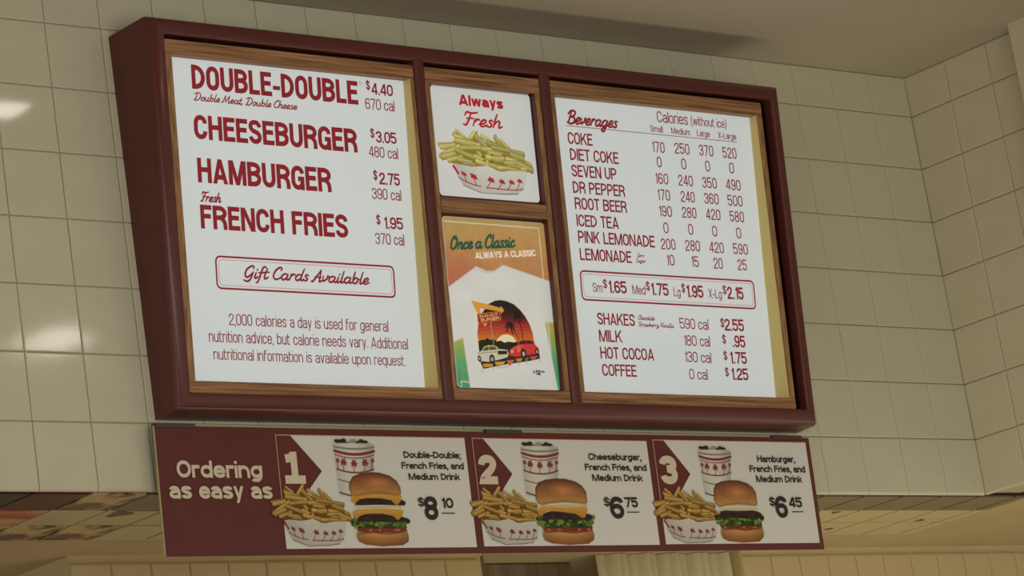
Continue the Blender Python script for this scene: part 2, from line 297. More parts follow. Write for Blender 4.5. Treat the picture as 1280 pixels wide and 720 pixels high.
M['frame_side'] = M['frame']
M['wood_h'] = mat('oak_trim_horizontal', srgb(178, 132, 92), 0.5, 0.3, noise=((5, 190, 190), srgb(112, 80, 52), 6, 0.17))
M['wood_v'] = mat('oak_trim_vertical', srgb(180, 138, 94), 0.5, 0.3, noise=((190, 190, 5), srgb(122, 90, 58), 6, 0.17))
M['yellow_lining'] = mat('yellow_lining_strip', srgb(216, 196, 128), 0.5, 0.3)
M['panel'] = mat('backlit_white_film', srgb(198, 204, 202), 0.5, 0.2, emit=srgb(206, 217, 222), emit_s=0.44)
M['red_ink'] = mat('dark_red_film', srgb(152, 44, 54), 0.5, 0.2, emit=srgb(140, 30, 42), emit_s=0.20)
M['thin_ink'] = mat('muted_red_film', srgb(150, 60, 66), 0.5, 0.2, emit=srgb(140, 40, 52), emit_s=0.22)
M['pink_ink'] = mat('pink_film_line', srgb(190, 130, 132), 0.5, 0.2, emit=srgb(200, 140, 140), emit_s=0.3)
M['card'] = mat('white_card', srgb(214, 216, 212), 0.5, 0.2, emit=srgb(208, 217, 222), emit_s=0.36)
M['card_print'] = attr_mat('card_print', 0.5, 0.28)
M['bright_red'] = mat('bright_red_ink', srgb(186, 40, 56), 0.5, 0.2, emit=srgb(176, 30, 48), emit_s=0.3)
M['green_ink'] = mat('green_ink', srgb(38, 104, 84), 0.5, 0.2, emit=srgb(40, 110, 90), emit_s=0.15)
M['white_ink'] = mat('white_ink', srgb(232, 230, 222), 0.5, 0.2, emit=srgb(225, 222, 215), emit_s=0.45)
M['cream_ink'] = mat('cream_ink', srgb(226, 190, 130), 0.5, 0.2, emit=srgb(220, 190, 130), emit_s=0.3)
M['ink'] = mat('black_ink', srgb(52, 46, 40), 0.5, 0.2)
M['sign_red'] = mat('maroon_sign_board', srgb(92, 48, 43), 0.5, 0.25, noise=((4, 4, 4), srgb(100, 46, 42), 3, 0.3))
M['sign_white'] = mat('sign_white_print', srgb(214, 214, 206), 0.6, 0.2)
M['sign_letter'] = mat('sign_cream_letter', srgb(212, 200, 176), 0.6, 0.2)
M['sign_pink'] = mat('sign_pink_line', srgb(208, 150, 120), 0.6, 0.2)
M['sign_print'] = attr_mat('sign_print', 0.6)
M['metal'] = mat('dark_bracket_metal', srgb(70, 56, 48), 0.4, 0.5)
M['edge'] = mat('pale_edge_and_lit_gap', srgb(176, 164, 126), 0.5, 0.3)
M['lamp'] = mat('lamp_diffuser', srgb(255, 250, 235), 0.5, 0.2, emit=(1.0, 0.95, 0.8, 1), emit_s=11.0)
M['fixture'] = mat('white_fixture', srgb(225, 225, 220), 0.5, 0.3)


# ------------------------------------------------------------------ object helpers
def link_mesh(name, verts, faces, m, parent=None, smooth=False, origin=None):
    me = bpy.data.meshes.new(name)
    o0 = Vector(origin) if origin is not None else (parent['_o'] if parent is not None and '_o' in parent else (0, 0, 0))
    o0 = Vector(o0)
    me.from_pydata([tuple(Vector(v) - o0) for v in verts], [], faces)
    me.materials.append(M[m] if isinstance(m, str) else m)
    if smooth:
        me.polygons.foreach_set('use_smooth', [True] * len(me.polygons))
    me.update()
    ob = bpy.data.objects.new(name, me)
    COL.objects.link(ob)
    if parent is not None:
        ob.parent = parent
        ob['_o'] = tuple(o0)
    else:
        ob.location = o0
        ob['_o'] = tuple(o0)
    return ob


def thing(name, label, cat, loc, group=None):
    o = bpy.data.objects.new(name, None)
    COL.objects.link(o)
    o.location = loc
    o['_o'] = tuple(loc)
    o['label'] = label
    o['category'] = cat
    if group:
        o['group'] = group
    return o


def box_data(x0, x1, y0, y1, z0, z1, bev=0.0):
    bm = bmesh.new()
    bmesh.ops.create_cube(bm, size=1)
    for v in bm.verts:
        v.co = Vector(((x0 + x1) / 2 + v.co.x * (x1 - x0), (y0 + y1) / 2 + v.co.y * (y1 - y0), (z0 + z1) / 2 + v.co.z * (z1 - z0)))
    if bev:
        bmesh.ops.bevel(bm, geom=bm.edges[:], offset=bev, segments=2, affect='EDGES')
    vs = [tuple(v.co) for v in bm.verts]
    for i, v in enumerate(bm.verts):
        v.index = i
    fs = [[v.index for v in f.verts] for f in bm.faces]
    bm.free()
    return vs, fs


def box(name, x0, x1, y0, y1, z0, z1, m, parent=None, bev=0.0):
    v, f = box_data(x0, x1, y0, y1, z0, z1, bev)
    return link_mesh(name, v, f, m, parent)


class Plane:
    def __init__(s, o, u, v, n):
        s.o, s.u, s.v, s.n = (Vector(q) for q in (o, u, v, n))

    def __call__(s, a, b, w=0.0):
        return s.o + s.u * a + s.v * b + s.n * w


PLN = {k: Plane(*v) for k, v in PLANES.items()}
BP = Plane(*BOARD)
BW, BH = SIZE


# ------------------------------------------------------------------ stroke lettering
def rounded_path(pts, closed):
    n = len(pts)
    out = []
    for i, p in enumerate(pts):
        x, y = p[0], p[1]
        r = p[2] if len(p) > 2 else 0
        if r <= 0 or (not closed and i in (0, n - 1)):
            out.append((x, y))
            continue
        a = pts[i - 1]
        b = pts[(i + 1) % n]
        da = math.hypot(a[0] - x, a[1] - y)
        db = math.hypot(b[0] - x, b[1] - y)
        ka = 0.5 if (len(a) > 2 and a[2] > 0) else 1.0
        kb = 0.5 if (len(b) > 2 and b[2] > 0) else 1.0
        ra, rb = min(r, da * ka), min(r * 1.0, db * kb)
        ra, rb = max(ra, 1e-5), max(rb, 1e-5)
        p0 = (x + (a[0] - x) / max(da, 1e-9) * ra, y + (a[1] - y) / max(da, 1e-9) * ra)
        p1 = (x + (b[0] - x) / max(db, 1e-9) * rb, y + (b[1] - y) / max(db, 1e-9) * rb)
        for k in range(6):
            t = k / 5
            w = 0.78                                    # rational weight close to a circle
            d = (1 - t) ** 2 + 2 * w * t * (1 - t) + t * t
            out.append((((1 - t) ** 2 * p0[0] + 2 * w * t * (1 - t) * x + t * t * p1[0]) / d,
                        ((1 - t) ** 2 * p0[1] + 2 * w * t * (1 - t) * y + t * t * p1[1]) / d))
    res = []
    for q in out:
        if not res or math.hypot(q[0] - res[-1][0], q[1] - res[-1][1]) > 1e-5:
            res.append(q)
    if closed and math.hypot(res[0][0] - res[-1][0], res[0][1] - res[-1][1]) < 1e-5:
        res.pop()
    return res


def ribbon(pts, t, closed=False, V=None, F=None, widths=None):
    n = len(pts)
    if n < 2:
        return
    base = len(V)
    for i in range(n):
        a = pts[i - 1] if (i > 0 or closed) else None
        b = pts[(i + 1) % n] if (i < n - 1 or closed) else None
        p = pts[i]
        d1 = d2 = None
        if a is not None:
            l = math.hypot(p[0] - a[0], p[1] - a[1]) or 1
            d1 = ((p[0] - a[0]) / l, (p[1] - a[1]) / l)
        if b is not None:
            l = math.hypot(b[0] - p[0], b[1] - p[1]) or 1
            d2 = ((b[0] - p[0]) / l, (b[1] - p[1]) / l)
        d1 = d1 or d2
        d2 = d2 or d1
        nx, ny = -(d1[1] + d2[1]), d1[0] + d2[0]
        l = math.hypot(nx, ny)
        if l < 1e-6:
            nx, ny, l = -d1[1], d1[0], 1
        nx, ny = nx / l, ny / l
        c = max(0.5, -nx * d1[1] + ny * d1[0])
        h = (widths[i] if widths else t) / 2 / c
        V.append((p[0] + nx * h, p[1] + ny * h))
        V.append((p[0] - nx * h, p[1] - ny * h))
    for i in range(n if closed else n - 1):
        j = (i + 1) % n
        F.append((base + 2 * i, base + 2 * i + 1, base + 2 * j + 1, base + 2 * j))


def diag(x0, y0, x1, y1, t, V, F):
    """stem cut level at both ends"""
    l = math.hypot(x1 - x0, y1 - y0)
    h = t / 2 * l / max(abs(y1 - y0), 1e-6)
    b = len(V)
    V.extend([(x0 - h, y0), (x0 + h, y0), (x1 + h, y1), (x1 - h, y1)])
    F.append((b, b + 1, b + 2, b + 3))


CAPW = dict(A=.50, B=.47, C=.45, D=.47, E=.40, F=.38, G=.46, H=.47, K=.48, L=.38, M=.60, N=.48, O=.46, P=.45, Q=.46, R=.47,
            S=.44, T=.42, U=.46, V=.46, W=.66, X=.46, Y=.46, Z=.42, a=.39, b=.39, c=.37, d=.39, e=.39, f=.25, g=.39, h=.38,
            k=.38, m=.60, n=.38, o=.39, p=.39, q=.39, r=.26, s=.36, t=.25, u=.38, v=.36, w=.54, x=.36, y=.36, z=.34)
for _d in '0123456789':
    CAPW[_d] = .43
CAPW.update({'1': .30, '$': .42, '-': .26, '(': .2, ')': .2, '®': .42})


def glyph(ch, w, t, slab=False):
    """returns list of primitives for a unit cap height condensed grotesque letter"""
    L, Rr, B, Tp = t / 2, w - t / 2, t / 2, 1 - t / 2
    c = w / 2
    r = max((Rr - L) / 2, 0.01) * 1.15
    m = .53
    X = .74 - t / 2
    xh = .74
    S, D = [], []

    def s(pts, closed=False):
        S.append((pts, closed))
    u = ch
    if u == 'A':
        D += [(L * .95, 0, c, 1), (w - L * .95, 0, c, 1)]; s([(w * .22, .27), (w * .78, .27)])
    elif u == 'B':
        s([(L, m), (L, Tp), (Rr - .015, Tp, r), (Rr - .015, m, r)], True); s([(L, B), (L, m), (Rr, m, r), (Rr, B, r)], True)
    elif u == 'C':
        s([(Rr, .66), (Rr, Tp, r), (L, Tp, r), (L, B, r), (Rr, B, r), (Rr, .34)])
    elif u == 'D':
        s([(L, B), (L, Tp), (Rr, Tp, r * 1.5), (Rr, B, r * 1.5)], True)
    elif u == 'E':
        s([(w, Tp), (L, Tp), (L, B), (w, B)]); s([(L, m), (w * .92, m)])
    elif u == 'F':
        s([(w, Tp), (L, Tp), (L, 0)]); s([(L, m), (w * .92, m)])
    elif u == 'G':
        s([(Rr, .68), (Rr, Tp, r), (L, Tp, r), (L, B, r), (Rr, B, r), (Rr, .46), (w * .52, .46)]); s([(Rr, .3), (Rr, 0)])
    elif u == 'H':
        s([(L, 0), (L, 1)]); s([(Rr, 0), (Rr, 1)]); s([(L, m), (Rr, m)])
    elif u == 'I':
        s([(c, 0), (c, 1)])
    elif u == 'K':
        s([(L, 0), (L, 1)]); D += [(L + t * .2, .36, Rr, 1), (Rr + t * .1, 0, L + (Rr - L) * .42, .62)]
    elif u == 'L':
        s([(L, 1), (L, B), (w, B)])
    elif u == 'M':
        s([(L, 0), (L, 1)]); s([(Rr, 0), (Rr, 1)]); D += [(L + t * .2, 1, c, 0), (Rr - t * .2, 1, c, 0)]
    elif u == 'N':
        s([(L, 0), (L, 1)]); s([(Rr, 0), (Rr, 1)]); D += [(L + t * .15, 1, Rr - t * .15, 0)]
    elif u in 'OQ0':
        s([(L, B, r), (L, Tp, r), (Rr, Tp, r), (Rr, B, r)], True)
    elif u == 'P':
        s([(L, 0), (L, Tp), (Rr, Tp, r), (Rr, .45, r), (L, .45)])
    elif u == 'R':
        s([(L, 0), (L, Tp), (Rr, Tp, r), (Rr, .5, r), (L, .5)]); s([(c, .5), (Rr, .46, r), (Rr, 0)])
    elif u in 'S$':
        s([(Rr, .70), (Rr, Tp, r), (L, Tp, r), (L, .55, r), (Rr, .46, r), (Rr, B, r), (L, B, r), (L, .30)])
        if u == '$':
            S.append(([(c, -.1), (c, 1.1)], 'thin'))
    elif u == 'T':
        s([(0, Tp), (w, Tp)]); s([(c, Tp), (c, 0)])
    elif u == 'U':
        s([(L, 1), (L, B, r), (Rr, B, r), (Rr, 1)])
    elif u == 'V':
        D += [(L, 1, c, 0), (Rr, 1, c, 0)]
    elif u == 'W':
        D += [(L, 1, w * .28, 0), (c, 1, w * .28, 0), (c, 1, w * .72, 0), (Rr, 1, w * .72, 0)]
    elif u == 'X':
        D += [(L, 0, Rr, 1), (L, 1, Rr, 0)]
    elif u == 'Y':
        D += [(L, 1, c, .42), (Rr, 1, c, .42)]; s([(c, .46), (c, 0)])
    elif u == 'Z':
        s([(0, Tp), (w, Tp)]); s([(0, B), (w, B)]); D += [(L, B, Rr, Tp)]
    elif u == '1':
        x = w - t / 2 if not slab else c
        s([(x, 0), (x, 1)]); D.append((x - t * .5, .74, x, .98)); s([(x - t * 1.25, .77), (x, .77 + t * .2)])
        if slab:
            s([(0, t * .38), (w, t * .38)])
    elif u == '2':
        s([(L, .66), (L, Tp, r), (Rr, Tp, r), (Rr, .56, r), (L, .22, r), (L, B), (w, B)])
    elif u == '3':
        s([(L, .70), (L, Tp, r), (Rr, Tp, r), (Rr, m, r), (w * .4, m)]); s([(w * .4, m), (Rr, m, r), (Rr, B, r), (L, B, r), (L, .30)])
    elif u == '4':
        s([(w * .74, 0), (w * .74, 1)]); D += [(L * .9, .28, w * .70, 1)]; s([(0, .27), (w, .27)])
    elif u == '5':
        s([(w * .94, Tp), (L, Tp), (L, .46)]); s([(L, .46), (L, .60, r), (Rr, .60, r), (Rr, B, r), (L, B, r), (L, .28)])
    elif u == '6':
        s([(Rr, .72), (Rr, Tp, r), (L, Tp, r), (L, B, r), (Rr, B, r), (Rr, .57, r), (L, .57, r), (L, .4)])
    elif u == '9':
        s([(L, .28), (L, B, r), (Rr, B, r), (Rr, Tp, r), (L, Tp, r), (L, .43, r), (Rr, .43, r), (Rr, .6)])
    elif u == '7':
        s([(0, Tp), (w, Tp)]); D += [(w * .38, 0, w - t * .6, 1)]
    elif u == '8':
        s([(L + .01, m, r), (L + .01, Tp, r), (Rr - .01, Tp, r), (Rr - .01, m, r)], True); s([(L, B, r), (L, m, r), (Rr, m, r), (Rr, B, r)], True)
    elif u == '-':
        s([(0, .37), (w, .37)])
    elif u == '.':
        s([(c, 0), (c, t)])
    elif u == ',':
        s([(c, 0), (c, t)]); D.append((c - t * .35, -max(.13, t * .9), c + t * .1, 0))
    elif u == ';':
        s([(c, 0), (c, t)]); D.append((c - t * .15, -t * .9, c + t * .2, 0)); s([(c, xh - t), (c, xh)])
    elif u == '(':
        s([(w * .85, 1.05), (w * .3, .75, .4), (w * .3, .1, .4), (w * .85, -.2)])
    elif u == ')':
        s([(w * .15, 1.05), (w * .7, .75, .4), (w * .7, .1, .4), (w * .15, -.2)])
    elif u == '®':
        s([(L, B, r), (L, Tp, r), (Rr, Tp, r), (Rr, B, r)], True)
    elif u == 'a':
        s([(L, .52), (L, X, r), (Rr, X, r), (Rr, 0)]); s([(Rr, .43), (L, .41, r), (L, B, r), (Rr, B, r), (Rr, .2)])
    elif u == 'b':
        s([(L, 0), (L, 1)]); s([(L, B, r), (L, X, r), (Rr, X, r), (Rr, B, r)], True)
    elif u == 'c':
        s([(Rr, .48), (Rr, X, r), (L, X, r), (L, B, r), (Rr, B, r), (Rr, .26)])
    elif u == 'd':
        s([(Rr, 0), (Rr, 1)]); s([(L, B, r), (L, X, r), (Rr, X, r), (Rr, B, r)], True)
    elif u == 'e':
        s([(L, .38), (Rr, .38), (Rr, X, r), (L, X, r), (L, B, r), (Rr, B, r), (Rr, .23)])
    elif u == 'f':
        s([(w, Tp), (L + t * .3, Tp, .12), (L + t * .3, 0)]); s([(0, X), (w, X)])
    elif u == 'g':
        s([(L, B, r), (L, X, r), (Rr, X, r), (Rr, B, r)], True); s([(Rr, xh), (Rr, -.23 + t / 2, r), (L, -.23 + t / 2, r), (L, -.08)])
    elif u == 'h':
        s([(L, 0), (L, 1)]); s([(L, .45), (L, X, r), (Rr, X, r), (Rr, 0)])
    elif u == 'i':
        s([(c, 0), (c, xh)]); s([(c, 1 - t * .8), (c, 1)])
    elif u == 'k':
        s([(L, 0), (L, 1)]); D += [(L + t * .2, .24, Rr, xh), (Rr + t * .1, 0, L + (Rr - L) * .45, .46)]
    elif u == 'l':
        s([(c, 0), (c, 1)])
    elif u == 'm':
        r2 = (c - L) * .55
        s([(L, 0), (L, xh)]); s([(L, .5), (L, X, r2), (c, X, r2), (c, 0)]); s([(c, .5), (c, X, r2), (Rr, X, r2), (Rr, 0)])
    elif u == 'n':
        s([(L, 0), (L, xh)]); s([(L, .45), (L, X, r), (Rr, X, r), (Rr, 0)])
    elif u == 'o':
        s([(L, B, r), (L, X, r), (Rr, X, r), (Rr, B, r)], True)
    elif u == 'p':
        s([(L, -.24), (L, xh)]); s([(L, B, r), (L, X, r), (Rr, X, r), (Rr, B, r)], True)
    elif u == 'q':
        s([(Rr, -.24), (Rr, xh)]); s([(L, B, r), (L, X, r), (Rr, X, r), (Rr, B, r)], True)
    elif u == 'r':
        s([(L, 0), (L, xh)]); s([(L, .4), (L, X, .16), (w, X)])
    elif u == 's':
        s([(Rr, .53), (Rr, X, r), (L, X, r), (L, .43, r), (Rr, .33, r), (Rr, B, r), (L, B, r), (L, .21)])
    elif u == 't':
        s([(L + t * .3, .95), (L + t * .3, B, .1), (w, B)]); s([(0, X), (w, X)])
    elif u == 'u':
        s([(L, xh), (L, B, r), (Rr, B, r), (Rr, .3)]); s([(Rr, 0), (Rr, xh)])
    elif u == 'v':
        D += [(L, xh, c, 0), (Rr, xh, c, 0)]
    elif u == 'w':
        D += [(L, xh, w * .28, 0), (c, xh, w * .28, 0), (c, xh, w * .72, 0), (Rr, xh, w * .72, 0)]
    elif u == 'y':
        D += [(L, xh, c, 0), (Rr, xh, w * .34, -.24)]
    return S, D


def sans(s, W, H, t, track):
    """text mesh data filling width W at cap height H; t and track in cap heights"""
    wid = []
    for ch in s:
        if ch == ' ':
            wid.append((.2, False))
        elif ch in 'Iil.,;':
            wid.append((t * (1.0 if ch in 'Iil' else 1.15), True))
        else:
            wid.append((CAPW[ch], False))
    n = len(s)
    fixed = sum(w for w, f in wid if f) + track * (n - 1)
    var = sum(w for w, f in wid if not f)
    k = (W / H - fixed) / var if var > 0 else 1.0
    x = 0
    V, F = [], []
    for ch, (w, f) in zip(s, wid):
        ww = w if f else w * k
        if ch != ' ':
            tt = min(t, ww * (.46 if ch not in '8eagsS' else .40)) if not f else t
            S, D = glyph(ch, ww, tt, slab=(track > 0.5))
            v2, f2 = [], []
            for pts, cl in S:
                if cl == 'thin':
                    ribbon(pts, tt * .55, False, v2, f2)
                else:
                    ribbon(rounded_path(pts, cl), tt, cl, v2, f2)
            for d in D:
                diag(*d, tt * .95, v2, f2)
            b = len(V)
            V += [((x + a) * H, c * H) for a, c in v2]
            F += [tuple(i + b for i in q) for q in f2]
        x += ww + track
    return V, F


def stack_faces(V, F, place, step=1.2e-5, cyc=26):
    """un-share the faces of overlapping strokes and lift each a few micrometres above the last"""
    VV, FF = [], []
    for i, f in enumerate(F):
        pts = [V[j] for j in f]
        ar = sum(pts[k][0] * pts[(k + 1) % len(pts)][1] - pts[(k + 1) % len(pts)][0] * pts[k][1] for k in range(len(pts)))
        if abs(ar) < 1e-12:
            continue
        if ar < 0:
            pts = pts[::-1]
        b = len(VV)
        VV += [place(p[0], p[1], (i % cyc) * step) for p in pts]
        FF.append(tuple(range(b, b + len(pts))))
    return VV, FF


SCRIPT = {
    'a': (.50, [[(.38, .42), (.22, .5), (.06, .3), (.1, .04), (.24, .02), (.38, .25), (.4, .48)], [(.4, .48), (.37, .1), (.45, .01), (.56, .14)]]),
    'b': (.44, [[(.12, 1), (.08, .5), (.08, .05)], [(.08, .22), (.2, .48), (.34, .4), (.34, .12), (.2, 0), (.08, .06)], [(.32, .4), (.46, .36)]]),
    'c': (.38, [[(.34, .4), (.26, .5), (.08, .32), (.08, .08), (.2, 0), (.42, .14)]]),
    'd': (.50, [[(.38, .42), (.22, .5), (.06, .3), (.1, .04), (.24, .02), (.38, .25), (.4, .45)], [(.48, 1), (.4, .5), (.37, .1), (.45, .01), (.56, .14)]]),
    'e': (.39, [[(.0, .12), (.28, .26), (.33, .44), (.22, .5), (.08, .3), (.1, .05), (.22, 0), (.43, .14)]]),
    'f': (.32, [[(.42, .9), (.34, 1), (.22, .85), (.16, .3), (.08, -.3), (-.02, -.36)], [(.02, .46), (.36, .5)]]),
    'g': (.48, [[(.38, .42), (.22, .5), (.06, .3), (.1, .04), (.24, .02), (.38, .25), (.42, .48)], [(.42, .48), (.36, 0), (.26, -.36), (.1, -.34), (.12, -.16), (.5, .12)]]),
    'h': (.46, [[(.14, 1), (.08, .5), (.05, 0)], [(.06, .2), (.22, .48), (.34, .44), (.32, .1), (.38, 0), (.5, .13)]]),
    'i': (.22, [[(.1, .48), (.07, .1), (.13, 0), (.26, .13)], [(.13, .66), (.16, .74)]]),
    'l': (.23, [[(.16, 1), (.1, .4), (.09, .06), (.15, 0), (.28, .13)]]),
    'n': (.46, [[(.1, .5), (.05, 0)], [(.06, .22), (.22, .48), (.34, .44), (.32, .1), (.38, 0), (.5, .13)]]),
    'o': (.40, [[(.24, .5), (.09, .36), (.07, .12), (.18, 0), (.32, .12), (.34, .36), (.24, .5), (.2, .4)], [(.3, .4), (.46, .38)]]),
    'r': (.34, [[(.1, .52), (.05, 0)], [(.06, .22), (.2, .48), (.34, .46)]]),
    's': (.32, [[(.3, .44), (.2, .52), (.12, .4), (.27, .16), (.18, .01), (.02, .05)]]),
    't': (.29, [[(.18, .85), (.1, .3), (.11, .04), (.19, 0), (.32, .13)], [(.0, .52), (.32, .56)]]),
    'u': (.48, [[(.08, .5), (.06, .12), (.15, 0), (.3, .12), (.36, .5)], [(.36, .5), (.33, .1), (.41, 0), (.53, .13)]]),
    'v': (.38, [[(.04, .5), (.11, .02)], [(.11, .02), (.3, .28), (.32, .5), (.42, .44)]]),
    'w': (.54, [[(.05, .5), (.08, .06), (.14, .02), (.26, .46)], [(.26, .46), (.28, .06), (.34, .02), (.48, .3), (.48, .5), (.58, .44)]]),
    'y': (.46, [[(.08, .5), (.07, .14), (.17, .04), (.32, .2), (.4, .5)], [(.4, .5), (.34, 0), (.24, -.35), (.1, -.34), (.1, -.18), (.3, -.02), (.5, .13)]]),
    'D': (.66, [[(.22, .92), (.18, .4), (.1, .03)], [(-.04, .78), (.16, 1), (.48, .92), (.6, .5), (.42, .08), (.16, -.02), (-.02, .1)]]),
    'M': (.80, [[(-.04, .06), (.06, .08), (.24, .96)], [(.24, .96), (.34, .1)], [(.34, .1), (.64, .96)], [(.64, .96), (.64, .1), (.7, 0), (.82, .12)]]),
    'C': (.52, [[(.46, .74), (.5, .94), (.36, 1), (.14, .7), (.08, .25), (.22, 0), (.42, .06), (.56, .2)]]),
    'F': (.46, [[(.3, .92), (.24, .4), (.14, .02), (.0, .06)], [(.0, .74), (.08, .98), (.3, .92), (.62, 1)], [(.12, .5), (.46, .54)]]),
    'G': (.60, [[(.5, .78), (.5, .96), (.36, 1), (.12, .7), (.08, .25), (.22, .04), (.44, .3), (.52, .5)], [(.52, .5), (.44, -.1), (.28, -.3), (.06, -.2)]]),
    'A': (.58, [[(-.04, .02), (.08, .04), (.44, .98)], [(.44, .98), (.44, .1), (.5, 0), (.62, .13)], [(.14, .38), (.52, .36)]]),
    'B': (.58, [[(.2, .92), (.14, .4), (.1, .02)], [(-.02, .72), (.16, 1), (.46, .96), (.46, .68), (.22, .52)], [(.22, .52), (.5, .44), (.5, .1), (.24, -.02), (.0, .1)]]),
    'O': (.58, [[(.3, 1), (.12, .74), (.08, .2), (.24, 0), (.46, .2), (.52, .7), (.36, .98), (.24, .86), (.4, .76)]]),
    'V': (.5, [[(.0, .86), (.12, .98), (.18, .02)], [(.18, .02), (.48, .9), (.6, .96)]]),
    'S': (.46, [[(.42, .82), (.4, .98), (.22, .96), (.14, .72), (.36, .36), (.26, .02), (.0, .08)]]),
    'Z': (.46, [[(.06, .9), (.46, .94)], [(.46, .94), (.04, .04)], [(.04, .04), (.5, .06)]]),
    ',': (.2, [[(.08, .06), (.02, -.12)]]),
    ' ': (.24, []),
}


def catmull(pts, n=5):
    P = [pts[0]] + list(pts) + [pts[-1]]
    out = []
    for i in range(1, len(P) - 2):
        a, b, c, d = P[i - 1], P[i], P[i + 1], P[i + 2]
        for k in range(n):
            t = k / n
            out.append(tuple(.5 * (2 * b[j] + (c[j] - a[j]) * t + (2 * a[j] - 5 * b[j] + 4 * c[j] - d[j]) * t * t + (3 * b[j] - a[j] - 3 * c[j] + d[j]) * t ** 3) for j in (0, 1)))
    out.append(tuple(pts[-1]))
    return out


def script_text(s, W, H, t, shear=.32):
    x = 0
    strokes = []
    for ch in s:
        adv, st = SCRIPT[ch]
        for q in st:
            strokes.append([(x + a, b) for a, b in (catmull(q) if len(q) > 2 else q)])
        x += adv
    k = W / (x * H) if x else 1.0
    k = (W / H - shear * .5) / x
    V, F = [], []
    for q in strokes:
        q = [((a * k + b * shear), b) for a, b in q]
        n = len(q)
        wd = [t * (.75 + .25 * math.sin(math.pi * i / max(n - 1, 1))) for i in range(n)]
        ribbon(q, t, False, V, F, wd)
        for e in (q[0], q[-1]):                         # round brush ends
            b = len(V)
            V += [(e[0] + t * .37 * math.cos(i * math.pi / 3), e[1] + t * .37 * math.sin(i * math.pi / 3)) for i in range(6)]
            F.append(tuple(range(b, b + 6)))
    return [(a * H, b * H) for a, b in V], F


STYLE = {  # kind, stroke, tracking, material
    'head': ('s', .198, .062, 'red_ink'), 'bold': ('s', .165, .05, 'red_ink'), 'item': ('s', .15, .06, 'red_ink'),
    'num': ('s', .115, .09, 'thin_ink'), 'cal': ('s', .108, .055, 'thin_ink'), 'calb': ('s', .13, .06, 'thin_ink'), 'light': ('s', .098, .07, 'thin_ink'),
    'script': ('c', .18, 0, 'red_ink'), 'script2': ('c', .17, 0, 'bright_red'), 'green': ('c', .19, 0, 'green_ink'),
    'white': ('s', .19, .06, 'white_ink'), 'tee': ('s', .2, .08, 'cream_ink'), 'ink': ('s', .25, .08, 'ink'),
    'sgw': ('s', .205, .06, 'sign_letter'), 'slab': ('s', .27, .6, 'sign_letter'), 'black': ('s', .215, .05, 'ink'),
}


def put_text(parent, rec, dx=0.0):
    pl, style, s, u, v, w, h, rot = rec
    kind, t, tr, m = STYLE[style]
    if style == 'bold' and pl == 'card1':
        m = 'bright_red'
        t = .27
    if kind == 'c':
        if len(s) * h > 0 and h < .02:
            t = .17
        V, F = script_text(s, w, h, t)
    else:
        V, F = sans(s, w, h, t, tr)
    c, sn = math.cos(rot), math.sin(rot)
    P = PLN[pl]
    lift = 0.0008 if pl != 'card2' else 0.0022
    if pl == 'sign':
        lift = 0.0022
    VV, FF = stack_faces(V, F, lambda a, b, z: P(u + a * c - b * sn, v + a * sn + b * c, lift + z))
    return link_mesh('lettering', VV, FF, m, parent)


